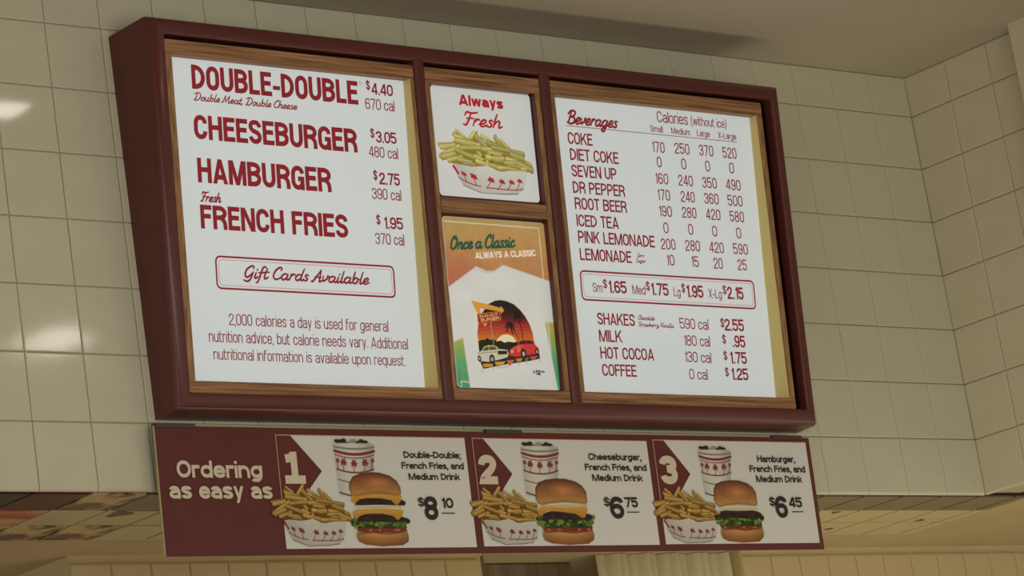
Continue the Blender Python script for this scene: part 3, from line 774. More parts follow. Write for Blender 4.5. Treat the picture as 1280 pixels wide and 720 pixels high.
# ------------------------------------------------------------------ painter for the printed pictures
class Canvas:
    def __init__(s, u0, u1, v0, v1, res):
        s.u0, s.v0 = u0, v0
        s.nx = int((u1 - u0) / res) + 1
        s.ny = int((v1 - v0) / res) + 1
        s.res = res
        s.U, s.V = np.meshgrid(u0 + res * np.arange(s.nx), v0 + res * np.arange(s.ny))
        s.rgb = np.zeros((s.ny, s.nx, 3))
        s.a = np.zeros((s.ny, s.nx))

    def blend(s, sl, al, col):
        al = np.clip(al, 0, 1)[..., None]
        s.rgb[sl] = s.rgb[sl] * (1 - al) + np.asarray(col) * al
        s.a[sl] = np.maximum(s.a[sl], al[..., 0])

    def window(s, x0, x1, y0, y1):
        e = 2
        i0 = max(0, int((x0 - s.u0) / s.res) - e)
        i1 = min(s.nx, int((x1 - s.u0) / s.res) + e + 1)
        j0 = max(0, int((y0 - s.v0) / s.res) - e)
        j1 = min(s.ny, int((y1 - s.v0) / s.res) + e + 1)
        return (slice(j0, max(j0, j1)), slice(i0, max(i0, i1)))

    def polydist(s, pts, sl):
        X, Y = s.U[sl], s.V[sl]
        ins = np.zeros(X.shape, bool)
        d2 = np.full(X.shape, 1e9)
        n = len(pts)
        for i in range(n):
            ax, ay = pts[i]
            bx, by = pts[(i + 1) % n]
            ex, ey = bx - ax, by - ay
            l2 = ex * ex + ey * ey + 1e-18
            tt = np.clip(((X - ax) * ex + (Y - ay) * ey) / l2, 0, 1)
            d2 = np.minimum(d2, (X - ax - tt * ex) ** 2 + (Y - ay - tt * ey) ** 2)
            cond = ((ay > Y) != (by > Y))
            with np.errstate(divide='ignore', invalid='ignore'):
                xi = (bx - ax) * (Y - ay) / (by - ay if by != ay else 1e-12) + ax
            ins ^= cond & (X < xi)
        d = np.sqrt(d2)
        return np.where(ins, -d, d)

    def poly(s, pts, col, shade=None, grow=0.0, alpha=1.0):
        xs = [p[0] for p in pts]
        ys = [p[1] for p in pts]
        sl = s.window(min(xs) - grow, max(xs) + grow, min(ys) - grow, max(ys) + grow)
        if s.U[sl].size == 0:
            return
        d = s.polydist(pts, sl) - grow
        c = np.broadcast_to(np.asarray(col, float), s.U[sl].shape + (3,))
        if shade is not None:
            c = shade(s.U[sl], s.V[sl], d, c)
        s.blend(sl, alpha * (0.5 - d / s.res), c)

    def line(s, pts, w, col, alpha=1.0):
        for a, b in zip(pts[:-1], pts[1:]):
            sl = s.window(min(a[0], b[0]) - w, max(a[0], b[0]) + w, min(a[1], b[1]) - w, max(a[1], b[1]) + w)
            if s.U[sl].size == 0:
                continue
            X, Y = s.U[sl], s.V[sl]
            ex, ey = b[0] - a[0], b[1] - a[1]
            tt = np.clip(((X - a[0]) * ex + (Y - a[1]) * ey) / (ex * ex + ey * ey + 1e-18), 0, 1)
            d = np.sqrt((X - a[0] - tt * ex) ** 2 + (Y - a[1] - tt * ey) ** 2) - w / 2
            s.blend(sl, alpha * (0.5 - d / s.res), col)

    def mesh(s, name, P, lift, m, parent, thr=0.02, mask=None):
        nx, ny = s.nx, s.ny
        keep = s.a > thr
        if mask is not None:
            keep &= mask
        cell = keep[:-1, :-1] | keep[1:, :-1] | keep[:-1, 1:] | keep[1:, 1:]
        if mask is not None:
            cell = keep[:-1, :-1] & keep[1:, :-1] & keep[:-1, 1:] & keep[1:, 1:]
        jj, ii = np.nonzero(cell)
        idx = np.stack([jj * nx + ii, jj * nx + ii + 1, (jj + 1) * nx + ii + 1, (jj + 1) * nx + ii], 1)
        used, inv = np.unique(idx.ravel(), return_inverse=True)
        uu = s.U.ravel()[used][:, None]
        vv = s.V.ravel()[used][:, None]
        o0 = np.array(parent['_o'])
        co = np.array(P.o)[None] + uu * np.array(P.u)[None] + vv * np.array(P.v)[None] + lift * np.array(P.n)[None] - o0[None]
        me = bpy.data.meshes.new(name)
        nf = len(idx)
        me.vertices.add(len(used))
        me.vertices.foreach_set('co', co.astype(np.float32).ravel())
        me.loops.add(nf * 4)
        me.loops.foreach_set('vertex_index', inv.astype(np.int32).ravel())
        me.polygons.add(nf)
        me.polygons.foreach_set('loop_start', np.arange(nf, dtype=np.int32) * 4)
        me.update(calc_edges=True)
        ca = me.color_attributes.new('ink', 'FLOAT_COLOR', 'POINT')
        sc = s.rgb.reshape(-1, 3)[used] / 255.0
        lin = np.where(sc <= 0.04045, sc / 12.92, ((np.clip(sc, 0, 2) + 0.055) / 1.055) ** 2.4)
        col = np.concatenate([lin, np.ones((len(used), 1))], 1)
        ca.data.foreach_set('color', col.astype(np.float32).ravel())
        me.materials.append(M[m])
        me.validate()
        ob = bpy.data.objects.new(name, me)
        COL.objects.link(ob)
        ob.parent = parent
        ob['_o'] = tuple(parent['_o'])
        return ob


def rng_noise(seed, shape, cells):
    r = np.random.RandomState(seed)
    g = r.rand(cells + 2, cells + 2)
    y = np.linspace(0, cells, shape[0])
    x = np.linspace(0, cells, shape[1])
    yi, xi = y.astype(int), x.astype(int)
    fy, fx = (y - yi)[:, None], (x - xi)[None]
    a = g[yi][:, xi]; b = g[yi][:, xi + 1]; c = g[yi + 1][:, xi]; d = g[yi + 1][:, xi + 1]
    return (a * (1 - fx) + b * fx) * (1 - fy) + (c * (1 - fx) + d * fx) * fy


FRY = [  # x0,y0,x1,y1,width in a 960 x 620 box, top left origin
    (250, 60, 340, 120, 34), (470, 42, 385, 140, 46), (505, 88, 640, 160, 36), (642, 80, 700, 185, 44), (690, 120, 790, 200, 40),
    (225, 95, 300, 150, 36), (235, 120, 430, 175, 56), (440, 95, 560, 205, 58), (560, 155, 770, 218, 54), (330, 135, 470, 190, 40),
    (68, 215, 240, 190, 30), (85, 240, 240, 205, 50), (85, 330, 290, 205, 52), (100, 335, 235, 285, 56), (70, 322, 110, 350, 30),
    (240, 160, 490, 190, 56), (420, 200, 490, 300, 50), (290, 228, 520, 212, 44), (500, 222, 800, 228, 50), (600, 195, 935, 238, 46),
    (790, 250, 925, 290, 62), (560, 250, 700, 262, 40), (230, 250, 450, 325, 48), (150, 365, 300, 312, 44), (250, 345, 400, 370, 54),
    (420, 300, 560, 350, 50), (540, 300, 640, 300, 56), (740, 300, 860, 320, 46), (620, 312, 720, 302, 62), (430, 345, 560, 375, 50),
    (720, 345, 900, 330, 50), (850, 335, 1010, 390, 56), (930, 320, 1000, 340, 40), (560, 370, 730, 408, 46), (640, 395, 760, 395, 46),
    (740, 392, 950, 385, 46), (760, 360, 880, 372, 30), (300, 375, 420, 385, 26)]


def paint_fries(cv, x0, x1, y0, y1, base, dark, light, tray, red):
    """x0..x1 left to right, y0 top, y1 bottom (v runs up)"""
    f = lambda x, y: (x0 + (x - 60) / 960 * (x1 - x0), y0 + (y - 35) / 620 * (y1 - y0))
    sx = (x1 - x0) / 960
    base, dark, light = (np.array(q, float) for q in (base, dark, light))
    tray = np.array(tray, float)
    cv.poly([f(*p) for p in [(120, 300), (240, 150), (460, 120), (700, 200), (900, 250), (980, 370), (930, 410), (660, 425), (400, 400), (180, 385)]], dark)
    # the paper tray
    tp = [(195, 400), (250, 388), (400, 402), (540, 382), (600, 400), (660, 432), (760, 412), (942, 404), (915, 500), (885, 600), (820, 635), (640, 650), (460, 655), (370, 625), (285, 590), (235, 510)]
    k = 0
    rnd = random.Random(5)
    for (a, b, c, d, w) in FRY:
        p, q = f(a, b), f(c, d)
        ww = w * sx * .92
        dx, dy = q[0] - p[0], q[1] - p[1]
        l = math.hypot(dx, dy)
        nx, ny = -dy / l, dx / l
        if ny < 0:
            nx, ny = -nx, -ny
        tx_, ty_ = dx / l * ww, dy / l * ww
        e1, e2 = rnd.uniform(.1, .5), rnd.uniform(.1, .5)
        quad = [(p[0] + nx * ww / 2, p[1] + ny * ww / 2), (q[0] + nx * ww / 2 * .8 - tx_ * e1 * .5, q[1] + ny * ww / 2 * .8 - ty_ * e1 * .5), (q[0] + tx_ * .1, q[1] + ty_ * .1),
                (q[0] - nx * ww / 2, q[1] - ny * ww / 2), (p[0] - nx * ww / 2 * .8 + tx_ * e2 * .5, p[1] - ny * ww / 2 * .8 + ty_ * e2 * .5), (p[0] - tx_ * .12, p[1] - ty_ * .12)]
        v = .88 + rnd.random() * .18

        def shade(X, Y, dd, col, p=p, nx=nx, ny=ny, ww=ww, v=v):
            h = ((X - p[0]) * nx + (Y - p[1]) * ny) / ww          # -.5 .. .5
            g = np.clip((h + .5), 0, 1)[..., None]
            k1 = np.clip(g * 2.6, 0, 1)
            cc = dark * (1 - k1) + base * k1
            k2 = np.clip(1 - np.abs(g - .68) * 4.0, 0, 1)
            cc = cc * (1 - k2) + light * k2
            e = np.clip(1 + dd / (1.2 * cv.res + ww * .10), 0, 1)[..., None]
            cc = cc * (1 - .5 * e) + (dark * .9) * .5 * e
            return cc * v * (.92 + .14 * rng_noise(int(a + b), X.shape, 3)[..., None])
        cv.poly(quad, base, shade, grow=ww * .06)
    for x, y in ((520, 330), (590, 340), (505, 300), (600, 275)):
        c0 = f(x, y)
        rr = 15 * sx
        cv.poly([(c0[0] + rr * math.cos(i), c0[1] + rr * .8 * math.sin(i)) for i in range(6)], dark * .78, alpha=.6)
    T0 = [f(*p) for p in tp]
    yb = y1

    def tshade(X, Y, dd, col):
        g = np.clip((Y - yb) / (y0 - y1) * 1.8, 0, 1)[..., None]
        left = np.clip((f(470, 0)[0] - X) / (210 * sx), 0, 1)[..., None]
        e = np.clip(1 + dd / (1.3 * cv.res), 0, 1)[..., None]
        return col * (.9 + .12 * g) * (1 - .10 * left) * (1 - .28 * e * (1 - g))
    cv.poly(T0, tray, tshade)
    cv.line([f(285, 592), f(460, 655), f(700, 650), f(830, 636)], 6 * sx, tray * .45)
    red = np.array(red, float)
    for pts in ([(245, 518), (300, 550), (380, 578), (460, 590)], [(520, 598), (700, 602), (820, 600), (885, 582)]):
        cv.line([f(*p) for p in pts], 8 * sx, red)
    cv.line([f(200, 412), f(242, 478)], 20 * sx, red)
    for hx, hy, bx, by, s in ((298, 480, 318, 548, 24), (395, 498, 412, 590, 32), (567, 515, 512, 606, 31), (677, 525, 622, 612, 28), (775, 523, 722, 608, 26), (860, 505, 815, 604, 24)):
        cv.line([f(hx, hy), f((hx * .65 + bx * .35), (hy + by) / 2), f(bx, by)], 6 * sx, red * .8)
        tl = 1 if hx < 450 else -.2
        for ddx, ddy in ((-.8, -.55 * tl), (-.3, -.5), (.5, -.15), (.8, .55), (.1, .5), (-.6, .2)):
            cv.line([f(hx, hy), f(hx + ddx * s, hy + ddy * s)], s * .62 * sx, red)


def paint_cup(cv, q, white, red):
    """q: top-left (incl. ice), rim right, bottom right, bottom left in plane units"""
    (xa, ya), (xb, yb), (xc, yc), (xd, yd) = q
    W = xb - xa
    rim = yb + 0.0
    hh = yb - yc
    white = np.array(white, float)
    red = np.array(red, float)

    def at(s, t):
        l = xa + (xd - xa) * t
        r = xb + (xc - xb) * t
        return (l + (r - l) * s, rim - hh * t - (.07 * W * (1 - (2 * s - 1) ** 2) * (1 if t > .02 else .6)))
    rnd = random.Random(3)
    for i in range(16):
        s = .06 + .88 * rnd.random()
        h = .10 * W * (.3 + rnd.random())
        c = (xa + W * s, rim + h * .8)
        rr = W * (.05 + .05 * rnd.random())
        cv.poly([(c[0] + rr * math.cos(a + i), c[1] + rr * .6 * math.sin(a + i)) for a in (0, 1.3, 2.6, 3.7, 5)], (50, 40, 34) if i % 3 else (150, 145, 130))
    body = [at(s / 8, 0) for s in range(9)] + [at(1, t / 6) for t in range(1, 7)] + [at(0, 1 - t / 6) for t in range(0, 7)]
    body = [(xa, rim + .03 * W)] + [(xa + W * s / 8, rim + .05 * W) for s in range(1, 8)] + [(xb, rim + .03 * W)] + body[9:]

    def sh(X, Y, dd, col):
        s = np.clip((X - xa) / W, 0, 1)[..., None]
        return col * (.86 + .16 * np.sin(np.clip(s * 1.15 + .05, 0, 1) * math.pi) ** .7)
    cv.poly(body, white, sh)
    for t, w, c in ((.02, .035, white * .62), (.10, .055, red), (.175, .02, red), (.46, .03, red), (.66, .018, (70, 60, 52)), (.92, .03, (96, 50, 48))):
        cv.line([at(s / 8, t) for s in range(9)], w * W, c)
    for s in (.05, .20, .47, .76, .96):
        hx, hy = at(s, .27)
        bx, by = at(s - .02, .45)
        cv.line([(hx, hy), (bx, by)], .018 * W, red * .8)
        k = .075 * W * (1 if .1 < s < .9 else .6)
        for ddx, ddy in ((-.8, -.1), (-.4, .6), (.4, .6), (.8, -.2), (.5, -.8), (-.7, -.7)):
            cv.line([(hx, hy), (hx + ddx * k, hy + ddy * k)], k * .55, red)


def paint_burger(cv, x0, y0, x1, y1, kind):
    """x0,y0 top left; x1,y1 bottom right"""
    f = lambda a, b: (x0 + a * (x1 - x0), y0 + b * (y1 - y0))
    W = x1 - x0
    A = np.array
    if kind == 1:
        bt, on, bb = .32, [(.44, .49)], .79
        cheese = [(.29, .35, .45), (.50, .56, .65)]
        patty = [(.335, .45), (.57, .67)]
        let, tom = (.63, .75), (.74, .80)
    elif kind == 2:
        bt, on, bb = .39, [(.375, .43)], .775
        cheese = [(.42, .50, .585)]
        patty = [(.50, .62)]
        let, tom = (.575, .75), (.73, .79)
    else:
        bt, on, bb = .42, [(.42, .49)], .76
        cheese = []
        patty = [(.475, .61)]
        let, tom = (.555, .73), (.72, .775)
    rnd = random.Random(kind)
    # bottom bun
    bun = [(.06, bb + .02), (.2, bb - .005), (.5, bb + .01), (.8, bb - .01), (.96, bb), (.985, bb + .07), (.97, bb + .15), (.86, .985), (.5, 1.0), (.2, .975), (.08, .93), (.05, .86)]

    def bsh(X, Y, dd, col):
        b = np.clip(((Y - y0) / (y1 - y0) - bb) / (1 - bb), 0, 1)[..., None]
        s = np.clip((X - x0) / W, 0, 1)[..., None]
        lt = A([206, 160, 96.]) * (1 - b) + A([128, 78, 38.]) * b
        return lt * (.78 + .26 * np.sin(s * math.pi))
    cv.poly([f(*p) for p in bun], (190, 140, 80), bsh)
    cv.line([f(.1, bb + .035), f(.35, bb + .02), f(.6, bb + .045), f(.9, bb + .02)], .018 * W, (120, 66, 38), .7)
    # tomato and spread
    cv.poly([f(.06, tom[0]), f(.95, tom[0]), f(.97, tom[1]), f(.7, tom[1] + .02), f(.3, tom[1] + .015), f(.08, tom[1])], (134, 58, 40))
    for i in range(9):
        a = .1 + .84 * rnd.random()
        c = f(a, (tom[0] + tom[1]) / 2 + .01)
        cv.poly([(c[0] + .03 * W * math.cos(t), c[1] + .014 * W * math.sin(t)) for t in range(6)], (196, 120, 96) if i % 2 else (96, 40, 30), alpha=.8)
    # lettuce
    cv.poly([f(.02, let[0] + .03), f(.95, let[0] + .03), f(.97, tom[0] + .015), f(.5, tom[0] + .02), f(.05, tom[0] + .015)], (52, 66, 28))
    for i in range(90):
        a = -.01 + 1.02 * rnd.random()
        b = let[0] + (let[1] - let[0]) * rnd.random() * (.7 + .3 * math.sin(a * 17))
        rr = .035 * W * (.6 + .7 * rnd.random())
        c = f(a, b)
        g = rnd.random()
        col = A([58, 84, 26.]) * (1 - g) + A([128, 150, 70.]) * g
        if rnd.random() < .28:
            col = A([34, 46, 18.])
        cv.poly([(c[0] + rr * (1 + .3 * rnd.random()) * math.cos(t), c[1] + rr * .75 * math.sin(t)) for t in (0, 1, 2, 3, 4, 5.2)], col)
    for p0, p1 in patty:
        pts = [(.08, p1), (.1, p0 + .03), (.25, p0 - .01), (.5, p0 - .02), (.8, p0), (.97, p0 + .05), (1.0, p1 - .04), (.97, p1), (.7, p1 + .005), (.4, p1 - .005)]

        def psh(X, Y, dd, col):
            n = rng_noise(7, X.shape, 14)[..., None]
            return A([46, 34, 28.]) * (.7 + .8 * n)
        cv.poly([f(*p) for p in pts], (50, 36, 30), psh)
        if kind == 3:
            cv.line([f(.1, p0 + .03), f(.9, p0 + .03)], .02 * W, (88, 44, 44), .8)
    for c0, c1, c2 in cheese:
        pts = [(.03, c0 + .03), (.1, c0), (.5, c0 - .015), (.9, c0 - .0), (.94, c0 + .03), (.90, c2 - .05), (.82, c2 - .0), (.74, c1 + .03), (.55, c1 - .0), (.3, c1), (.16, c1 + .02), (.08, c2 - .02), (.02, c1 + .04)]
        if kind == 2:
            pts = [(.0, c0 + .04), (.1, c0), (.9, c0), (.92, c0 + .04), (.86, c2), (.8, c2 + .01), (.68, c1 + .03), (.4, c1), (.2, c1 - .01), (.04, c1 + .07)]

        def csh(X, Y, dd, col):
            b = np.clip((Y - f(0, c2)[1]) / (f(0, c0)[1] - f(0, c2)[1]), 0, 1)[..., None]
            return A([184, 128, 44.]) * (1 - b) + A([206, 160, 78.]) * b
        cv.poly([f(*p) for p in pts], (205, 145, 50), csh)
    for o0, o1 in on:
        cv.poly([f(.09, o0 + .01), f(.5, o0), f(.93, o0 + .01), f(.94, o1 - .01), f(.5, o1), f(.08, o1 - .01)], (214, 206, 176))
        cv.line([f(.1, (o0 + o1) / 2 + .01), f(.9, (o0 + o1) / 2)], .012 * W, (160, 150, 110), .7)
    # top bun
    top = [(.03, bt - .02), (.0, bt - .10), (.02, .14), (.09, .06), (.22, .02), (.40, 0), (.58, .005), (.76, .045), (.87, .11), (.93, .2), (.93, bt - .03), (.88, bt), (.75, bt - .015), (.5, bt - .03), (.25, bt - .01), (.1, bt + .015)]

    def tsh(X, Y, dd, col):
        b = np.clip(((Y - y0) / (y1 - y0)) / bt, 0, 1)[..., None]
        s = np.clip((X - x0) / W / .93, 0, 1)[..., None]
        lt = A([118, 70, 44.]) * (1 - b ** 1.6) + A([206, 152, 84.]) * b ** 1.6
        hl = np.exp(-(((s - .56) / .22) ** 2 + ((b - .42) / .2) ** 2))
        e = np.clip(1 + dd / (.05 * W), 0, 1)[..., None]
        n = rng_noise(11, X.shape, 22)[..., None]
        return (lt + A([52, 40, 26.]) * hl) * (1 - .25 * e) * (.96 + .08 * n)
    cv.poly([f(*p) for p in top], (170, 110, 60), tsh)


# ------------------------------------------------------------------ tiled walls
def tile_mesh(name, w, h, th=0.008, r=0.003, bottom=0.003, right=0.003, m='tile', g=0.0009):
    """tile in local XZ plane facing -Y, centred, softly rounded edges"""
    xs = [-w / 2 + g, -w / 2 + g + r * .3, -w / 2 + g + r, w / 2 - g - right, w / 2 - g - right * .3, w / 2 - g]
    zs = [-h / 2 + g, -h / 2 + g + bottom * .3, -h / 2 + g + bottom, h / 2 - g - r, h / 2 - g - r * .3, h / 2 - g]
    dx = [r * .9, r * .25, 0, 0, right * .25, right * .9]
    dz = [bottom * .9, bottom * .25, 0, 0, r * .25, r * .9]
    V = []
    for j in range(6):
        for i in range(6):
            V.append((xs[i], min(th, max(dx[i], dz[j])), zs[j]))
    F = []
    for j in range(5):
        for i in range(5):
            F.append((j * 6 + i, j * 6 + i + 1, (j + 1) * 6 + i + 1, (j + 1) * 6 + i))
    ring = [i for i in range(6)] + [j * 6 + 5 for j in range(1, 6)] + [30 + i for i in range(4, -1, -1)] + [j * 6 for j in range(4, 0, -1)]
    b = len(V)
    for k in ring:
        V.append((V[k][0], th, V[k][2]))
    n = len(ring)
    for k in range(n):
        F.append((ring[k], b + k, b + (k + 1) % n, ring[(k + 1) % n]))
    me = bpy.data.meshes.new(name)
    me.from_pydata(V, [], F)
    me.materials.append(M[m])
    return me


def place_tile(me, loc, rot, parent, jitter=0.25, name='tile', rnd=random.Random(9)):
    o = bpy.data.objects.new(name, me)
    COL.objects.link(o)
    o.parent = parent
    o.location = Vector(loc) - Vector(parent['_o'])
    o.rotation_euler = (rot[0] + R(rnd.uniform(-jitter, jitter)), rot[1], rot[2] + R(rnd.uniform(-jitter, jitter)))
    return o


def structure(o):
    o['kind'] = 'structure'
    return o


ZB = -7 * T                       # lower edge of the tiled wall above the counter
ZC = 0.115                        # ceiling
XR = 19 * T                       # inner corner with the side wall
wall = structure(box('wall_front', -5 * T, XR + 0.15, 0.0085 - 0.003, 0.2, ZB + 0.009, ZC + 0.05, 'grout'))
wall['_o'] = (0, 0, 0)
t_mid = tile_mesh('tile', T, T)
t_bot = tile_mesh('tile', T, T, bottom=0.006)
t_top = tile_mesh('tile', T, ZC - 0.0)
t_end = tile_mesh('tile', T, T, right=0.004)
for c in range(-4, 19):
    for r_ in range(-1, 7):
        x = c * T + T / 2
        if r_ == -1:
            place_tile(t_top, (x, 0, ZC / 2), (0, 0, 0), wall)
        elif r_ == 6:
            place_tile(t_bot, (x, 0, -r_ * T - T / 2), (0, 0, 0), wall)
        else:
            place_tile(t_mid, (x, 0, -r_ * T - T / 2), (0, 0, 0), wall)

side = structure(box('wall_right', XR + 0.0085 - 0.003, XR + 0.15, -2.4, 0.0, ZB + 0.009, ZC + 0.05, 'grout'))
side['_o'] = (0, 0, 0)
s_mid = tile_mesh('tile', T, T, m='side_tile')
s_bot = tile_mesh('tile', T, T, bottom=0.006, m='side_tile')
s_top = tile_mesh('tile', T, ZC, m='side_tile')
for c in range(0, 3):
    for r_ in range(-1, 7):
        y = -c * T - T / 2 + 0.004
        me = s_top if r_ == -1 else (s_bot if r_ == 6 else s_mid)
        place_tile(me, (XR, y, ZC / 2 if r_ == -1 else -r_ * T - T / 2), (0, 0, -math.pi / 2), side)
pier = structure(box('wall_right_pier', 2.832, XR + 0.15, -1.3, -0.437, ZB + 0.03, ZC + 0.02, 'side_tile', bev=0.006))

ceil_ob = structure(box('ceiling', -3.2, 4.5, -1.5, 0.4, ZC, ZC + 0.06, 'ceiling'))
far_ceil = structure(box('ceiling_dining_room', -6.0, 6.0, -8.0, -1.5, ZC + 0.0, ZC + 0.06, 'pale_ceiling'))
floor = structure(box('floor', -7, 6, -9, 4, -4.15, -4.1, 'floor'))

# ------------------------------------------------------------------ soffit under the front wall
soff = structure(box('soffit', -5 * T, 3.098, 0.0095, 0.478, ZB + 0.002 + 0.003, ZB + 0.0088, 'dark_grout'))
soff['_o'] = (0, 0, 0)
rnd = random.Random(4)
sof_meshes = {}
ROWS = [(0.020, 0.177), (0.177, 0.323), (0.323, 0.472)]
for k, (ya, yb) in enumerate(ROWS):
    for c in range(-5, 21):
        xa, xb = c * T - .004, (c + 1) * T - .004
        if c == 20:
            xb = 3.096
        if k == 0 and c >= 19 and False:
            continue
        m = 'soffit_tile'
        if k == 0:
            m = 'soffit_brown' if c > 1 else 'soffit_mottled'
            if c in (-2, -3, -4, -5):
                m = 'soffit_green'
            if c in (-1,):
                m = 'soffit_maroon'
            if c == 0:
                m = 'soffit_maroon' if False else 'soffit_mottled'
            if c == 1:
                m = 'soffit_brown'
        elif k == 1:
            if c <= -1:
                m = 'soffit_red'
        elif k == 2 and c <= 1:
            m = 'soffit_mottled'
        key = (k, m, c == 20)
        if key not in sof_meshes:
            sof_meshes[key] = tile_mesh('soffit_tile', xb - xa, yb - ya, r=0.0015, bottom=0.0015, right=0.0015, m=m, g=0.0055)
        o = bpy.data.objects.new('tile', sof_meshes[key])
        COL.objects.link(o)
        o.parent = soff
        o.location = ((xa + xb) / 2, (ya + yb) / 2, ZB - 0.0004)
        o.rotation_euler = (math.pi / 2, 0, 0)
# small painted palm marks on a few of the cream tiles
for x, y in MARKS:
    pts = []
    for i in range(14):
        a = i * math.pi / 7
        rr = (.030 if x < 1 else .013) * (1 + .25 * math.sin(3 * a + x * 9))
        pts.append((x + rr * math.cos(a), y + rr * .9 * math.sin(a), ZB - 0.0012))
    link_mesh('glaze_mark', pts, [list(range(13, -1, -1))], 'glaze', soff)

# ------------------------------------------------------------------ kitchen side seen under the soffit
kc = structure(box('ceiling_kitchen', -1.5, 5.2, 0.2, 3.6, ZB + 0.006, ZB + 0.05, 'kitchen'))
kc2 = structure(box('ceiling_side_passage', 3.098, 5.2, -0.6, 0.2, ZB + 0.006, ZB + 0.05, 'kitchen'))
blk = structure(box('wall_kitchen', 0.37, 1.652, 0.662, 3.0, -2.4, ZB + 0.006, 'kitchen'))
blk2 = structure(box('wall_kitchen_end', 2.602, 5.0, 0.662, 3.0, -2.4, ZB + 0.006, 'kitchen'))
tr = structure(box('trim_1', 0.366, 1.655, 0.654, 0.662, ZB - 0.005, ZB + 0.006, 'kitchen_tile'))
tr2 = structure(box('trim_2', 2.602, 4.6, 0.654, 0.662, ZB - 0.005, ZB + 0.006, 'kitchen_tile'))
for nm, par, xa, n in (('a', blk, 0.372, 11), ('b', blk2, 2.604, 17)):
    me = tile_mesh('wall_tile', 0.1155, 0.1155, r=0.006, bottom=0.006, right=0.006, m='kitchen_tile')
    par['_o'] = (0, 0, 0)
    for i in range(n):
        for j in range(2):
            place_tile(me, (xa + .0578 + .1155 * i, 0.656, ZB - 0.012 - .0578 - .1155 * j), (0, 0, 0), par, 0.5)
# dark door leaf set between the walls
dr = structure(box('door_1', 1.652, 2.100, 0.80, 0.84, -2.4, ZB + 0.004, 'dark_door', bev=0.003))
box('door_jamb', 1.652, 1.672, 0.67, 0.80, -2.4, ZB + 0.004, 'dark_door', dr)
# pale curtain beside it
cur = []
N_ = 72
for i in range(N_ + 1):
    x = 2.104 + (2.600 - 2.104) * i / N_
    y = 0.70 + 0.010 * math.sin(i * .42) + .005 * math.sin(i * 1.13 + 1)
    cur += [(x, y, ZB + 0.004), (x, y, -2.3), (x, y + .004, -2.3), (x, y + .004, ZB + 0.004)]
F = []
for i in range(N_):
    a = 4 * i
    F += [(a, a + 1, a + 5, a + 4), (a + 2, a + 3, a + 7, a + 6), (a + 3, a, a + 4, a + 7), (a + 1, a + 2, a + 6, a + 5)]
F += [(0, 3, 2, 1), (4 * N_, 4 * N_ + 1, 4 * N_ + 2, 4 * N_ + 3)]
co = link_mesh('vinyl_curtain', cur, F, 'curtain', None, True, origin=(2.35, .7, -2.3))
co['label'] = 'pale yellow hanging curtain beside the dark door below the combo sign'
co['category'] = 'curtain'

# ------------------------------------------------------------------ ceiling lamps of the dining room, mirrored in the glazed tiles
def troffer(x, y, sx, sy, label):
    t = thing('ceiling_lamp', label, 'lamp', (x, y, ZC), 'lamps in the dining room ceiling')
    box('lamp_housing', x - sx / 2 - .03, x + sx / 2 + .03, y - sy / 2 - .03, y + sy / 2 + .03, ZC - 0.02, ZC - 0.001, 'fixture', t, 0.004)
    box('diffuser', x - sx / 2, x + sx / 2, y - sy / 2, y + sy / 2, ZC - 0.026, ZC - 0.0195, 'lamp', t)
    return t


troffer(1.95, -2.84, 0.20, 0.26, 'white ceiling lamp reflected in the left wall tiles near their lower rows')
troffer(0.42, -0.80, 0.10, 0.09, 'small white ceiling lamp reflected at the upper left edge of the tiled wall')

# ------------------------------------------------------------------ the menu board
root = thing('menu_board', 'long dark red framed menu board with lit white price panels on the tiled wall', 'menu board', (BP.o.x + BW / 2, 0, BP.o.z))


def frame_mesh():
    prof = [(0.0, None), (0.0, -0.030)]
    for k in range(1, 6):
        a = k / 5 * math.pi / 2
        prof.append((0.026 * (1 - math.cos(a)), -0.026 * (1 - math.sin(a))))
    for k in range(1, 5):
        a = k / 4 * math.pi / 2
        prof.append((0.029 + 0.009 * math.sin(a), -0.009 * (1 - math.cos(a))))
    prof.append((0.038, -0.030))
    cs = [((0, 0), (1, 1)), ((BW, 0), (-1, 1)), ((BW, BH), (-1, -1)), ((0, BH), (1, -1))]
    V, F = [], []
    n = len(prof)
    for (cx, cy), (dx, dy) in cs:
        for s_, w in prof:
            if w is None:
                p = BP(cx, cy, 0)
                V.append(Vector((p.x, 0.0, p.z)))
            else:
                V.append(BP(cx + dx * s_, cy + dy * s_ * 1.08, w))
    for q in range(4):
        a, b = q * n, ((q + 1) % 4) * n
        for i in range(n - 1):
            F.append((a + i, b + i, b + i + 1, a + i + 1))
    return V, F


V, F = frame_mesh()
fr = link_mesh('frame', V, F, 'frame', root, True)
try:
    fr.data.set_sharp_from_angle(angle=R(40))
except Exception:
    pass


def plane_box(name, P, u0, u1, v0, v1, w0, w1, m, parent, bev=0.0015):
    v, f = box_data(u0, u1, v0, v1, w0, w1, bev)
    v = [P(a, b, c) for a, b, c in v]
    return link_mesh(name, v, f, m, parent)


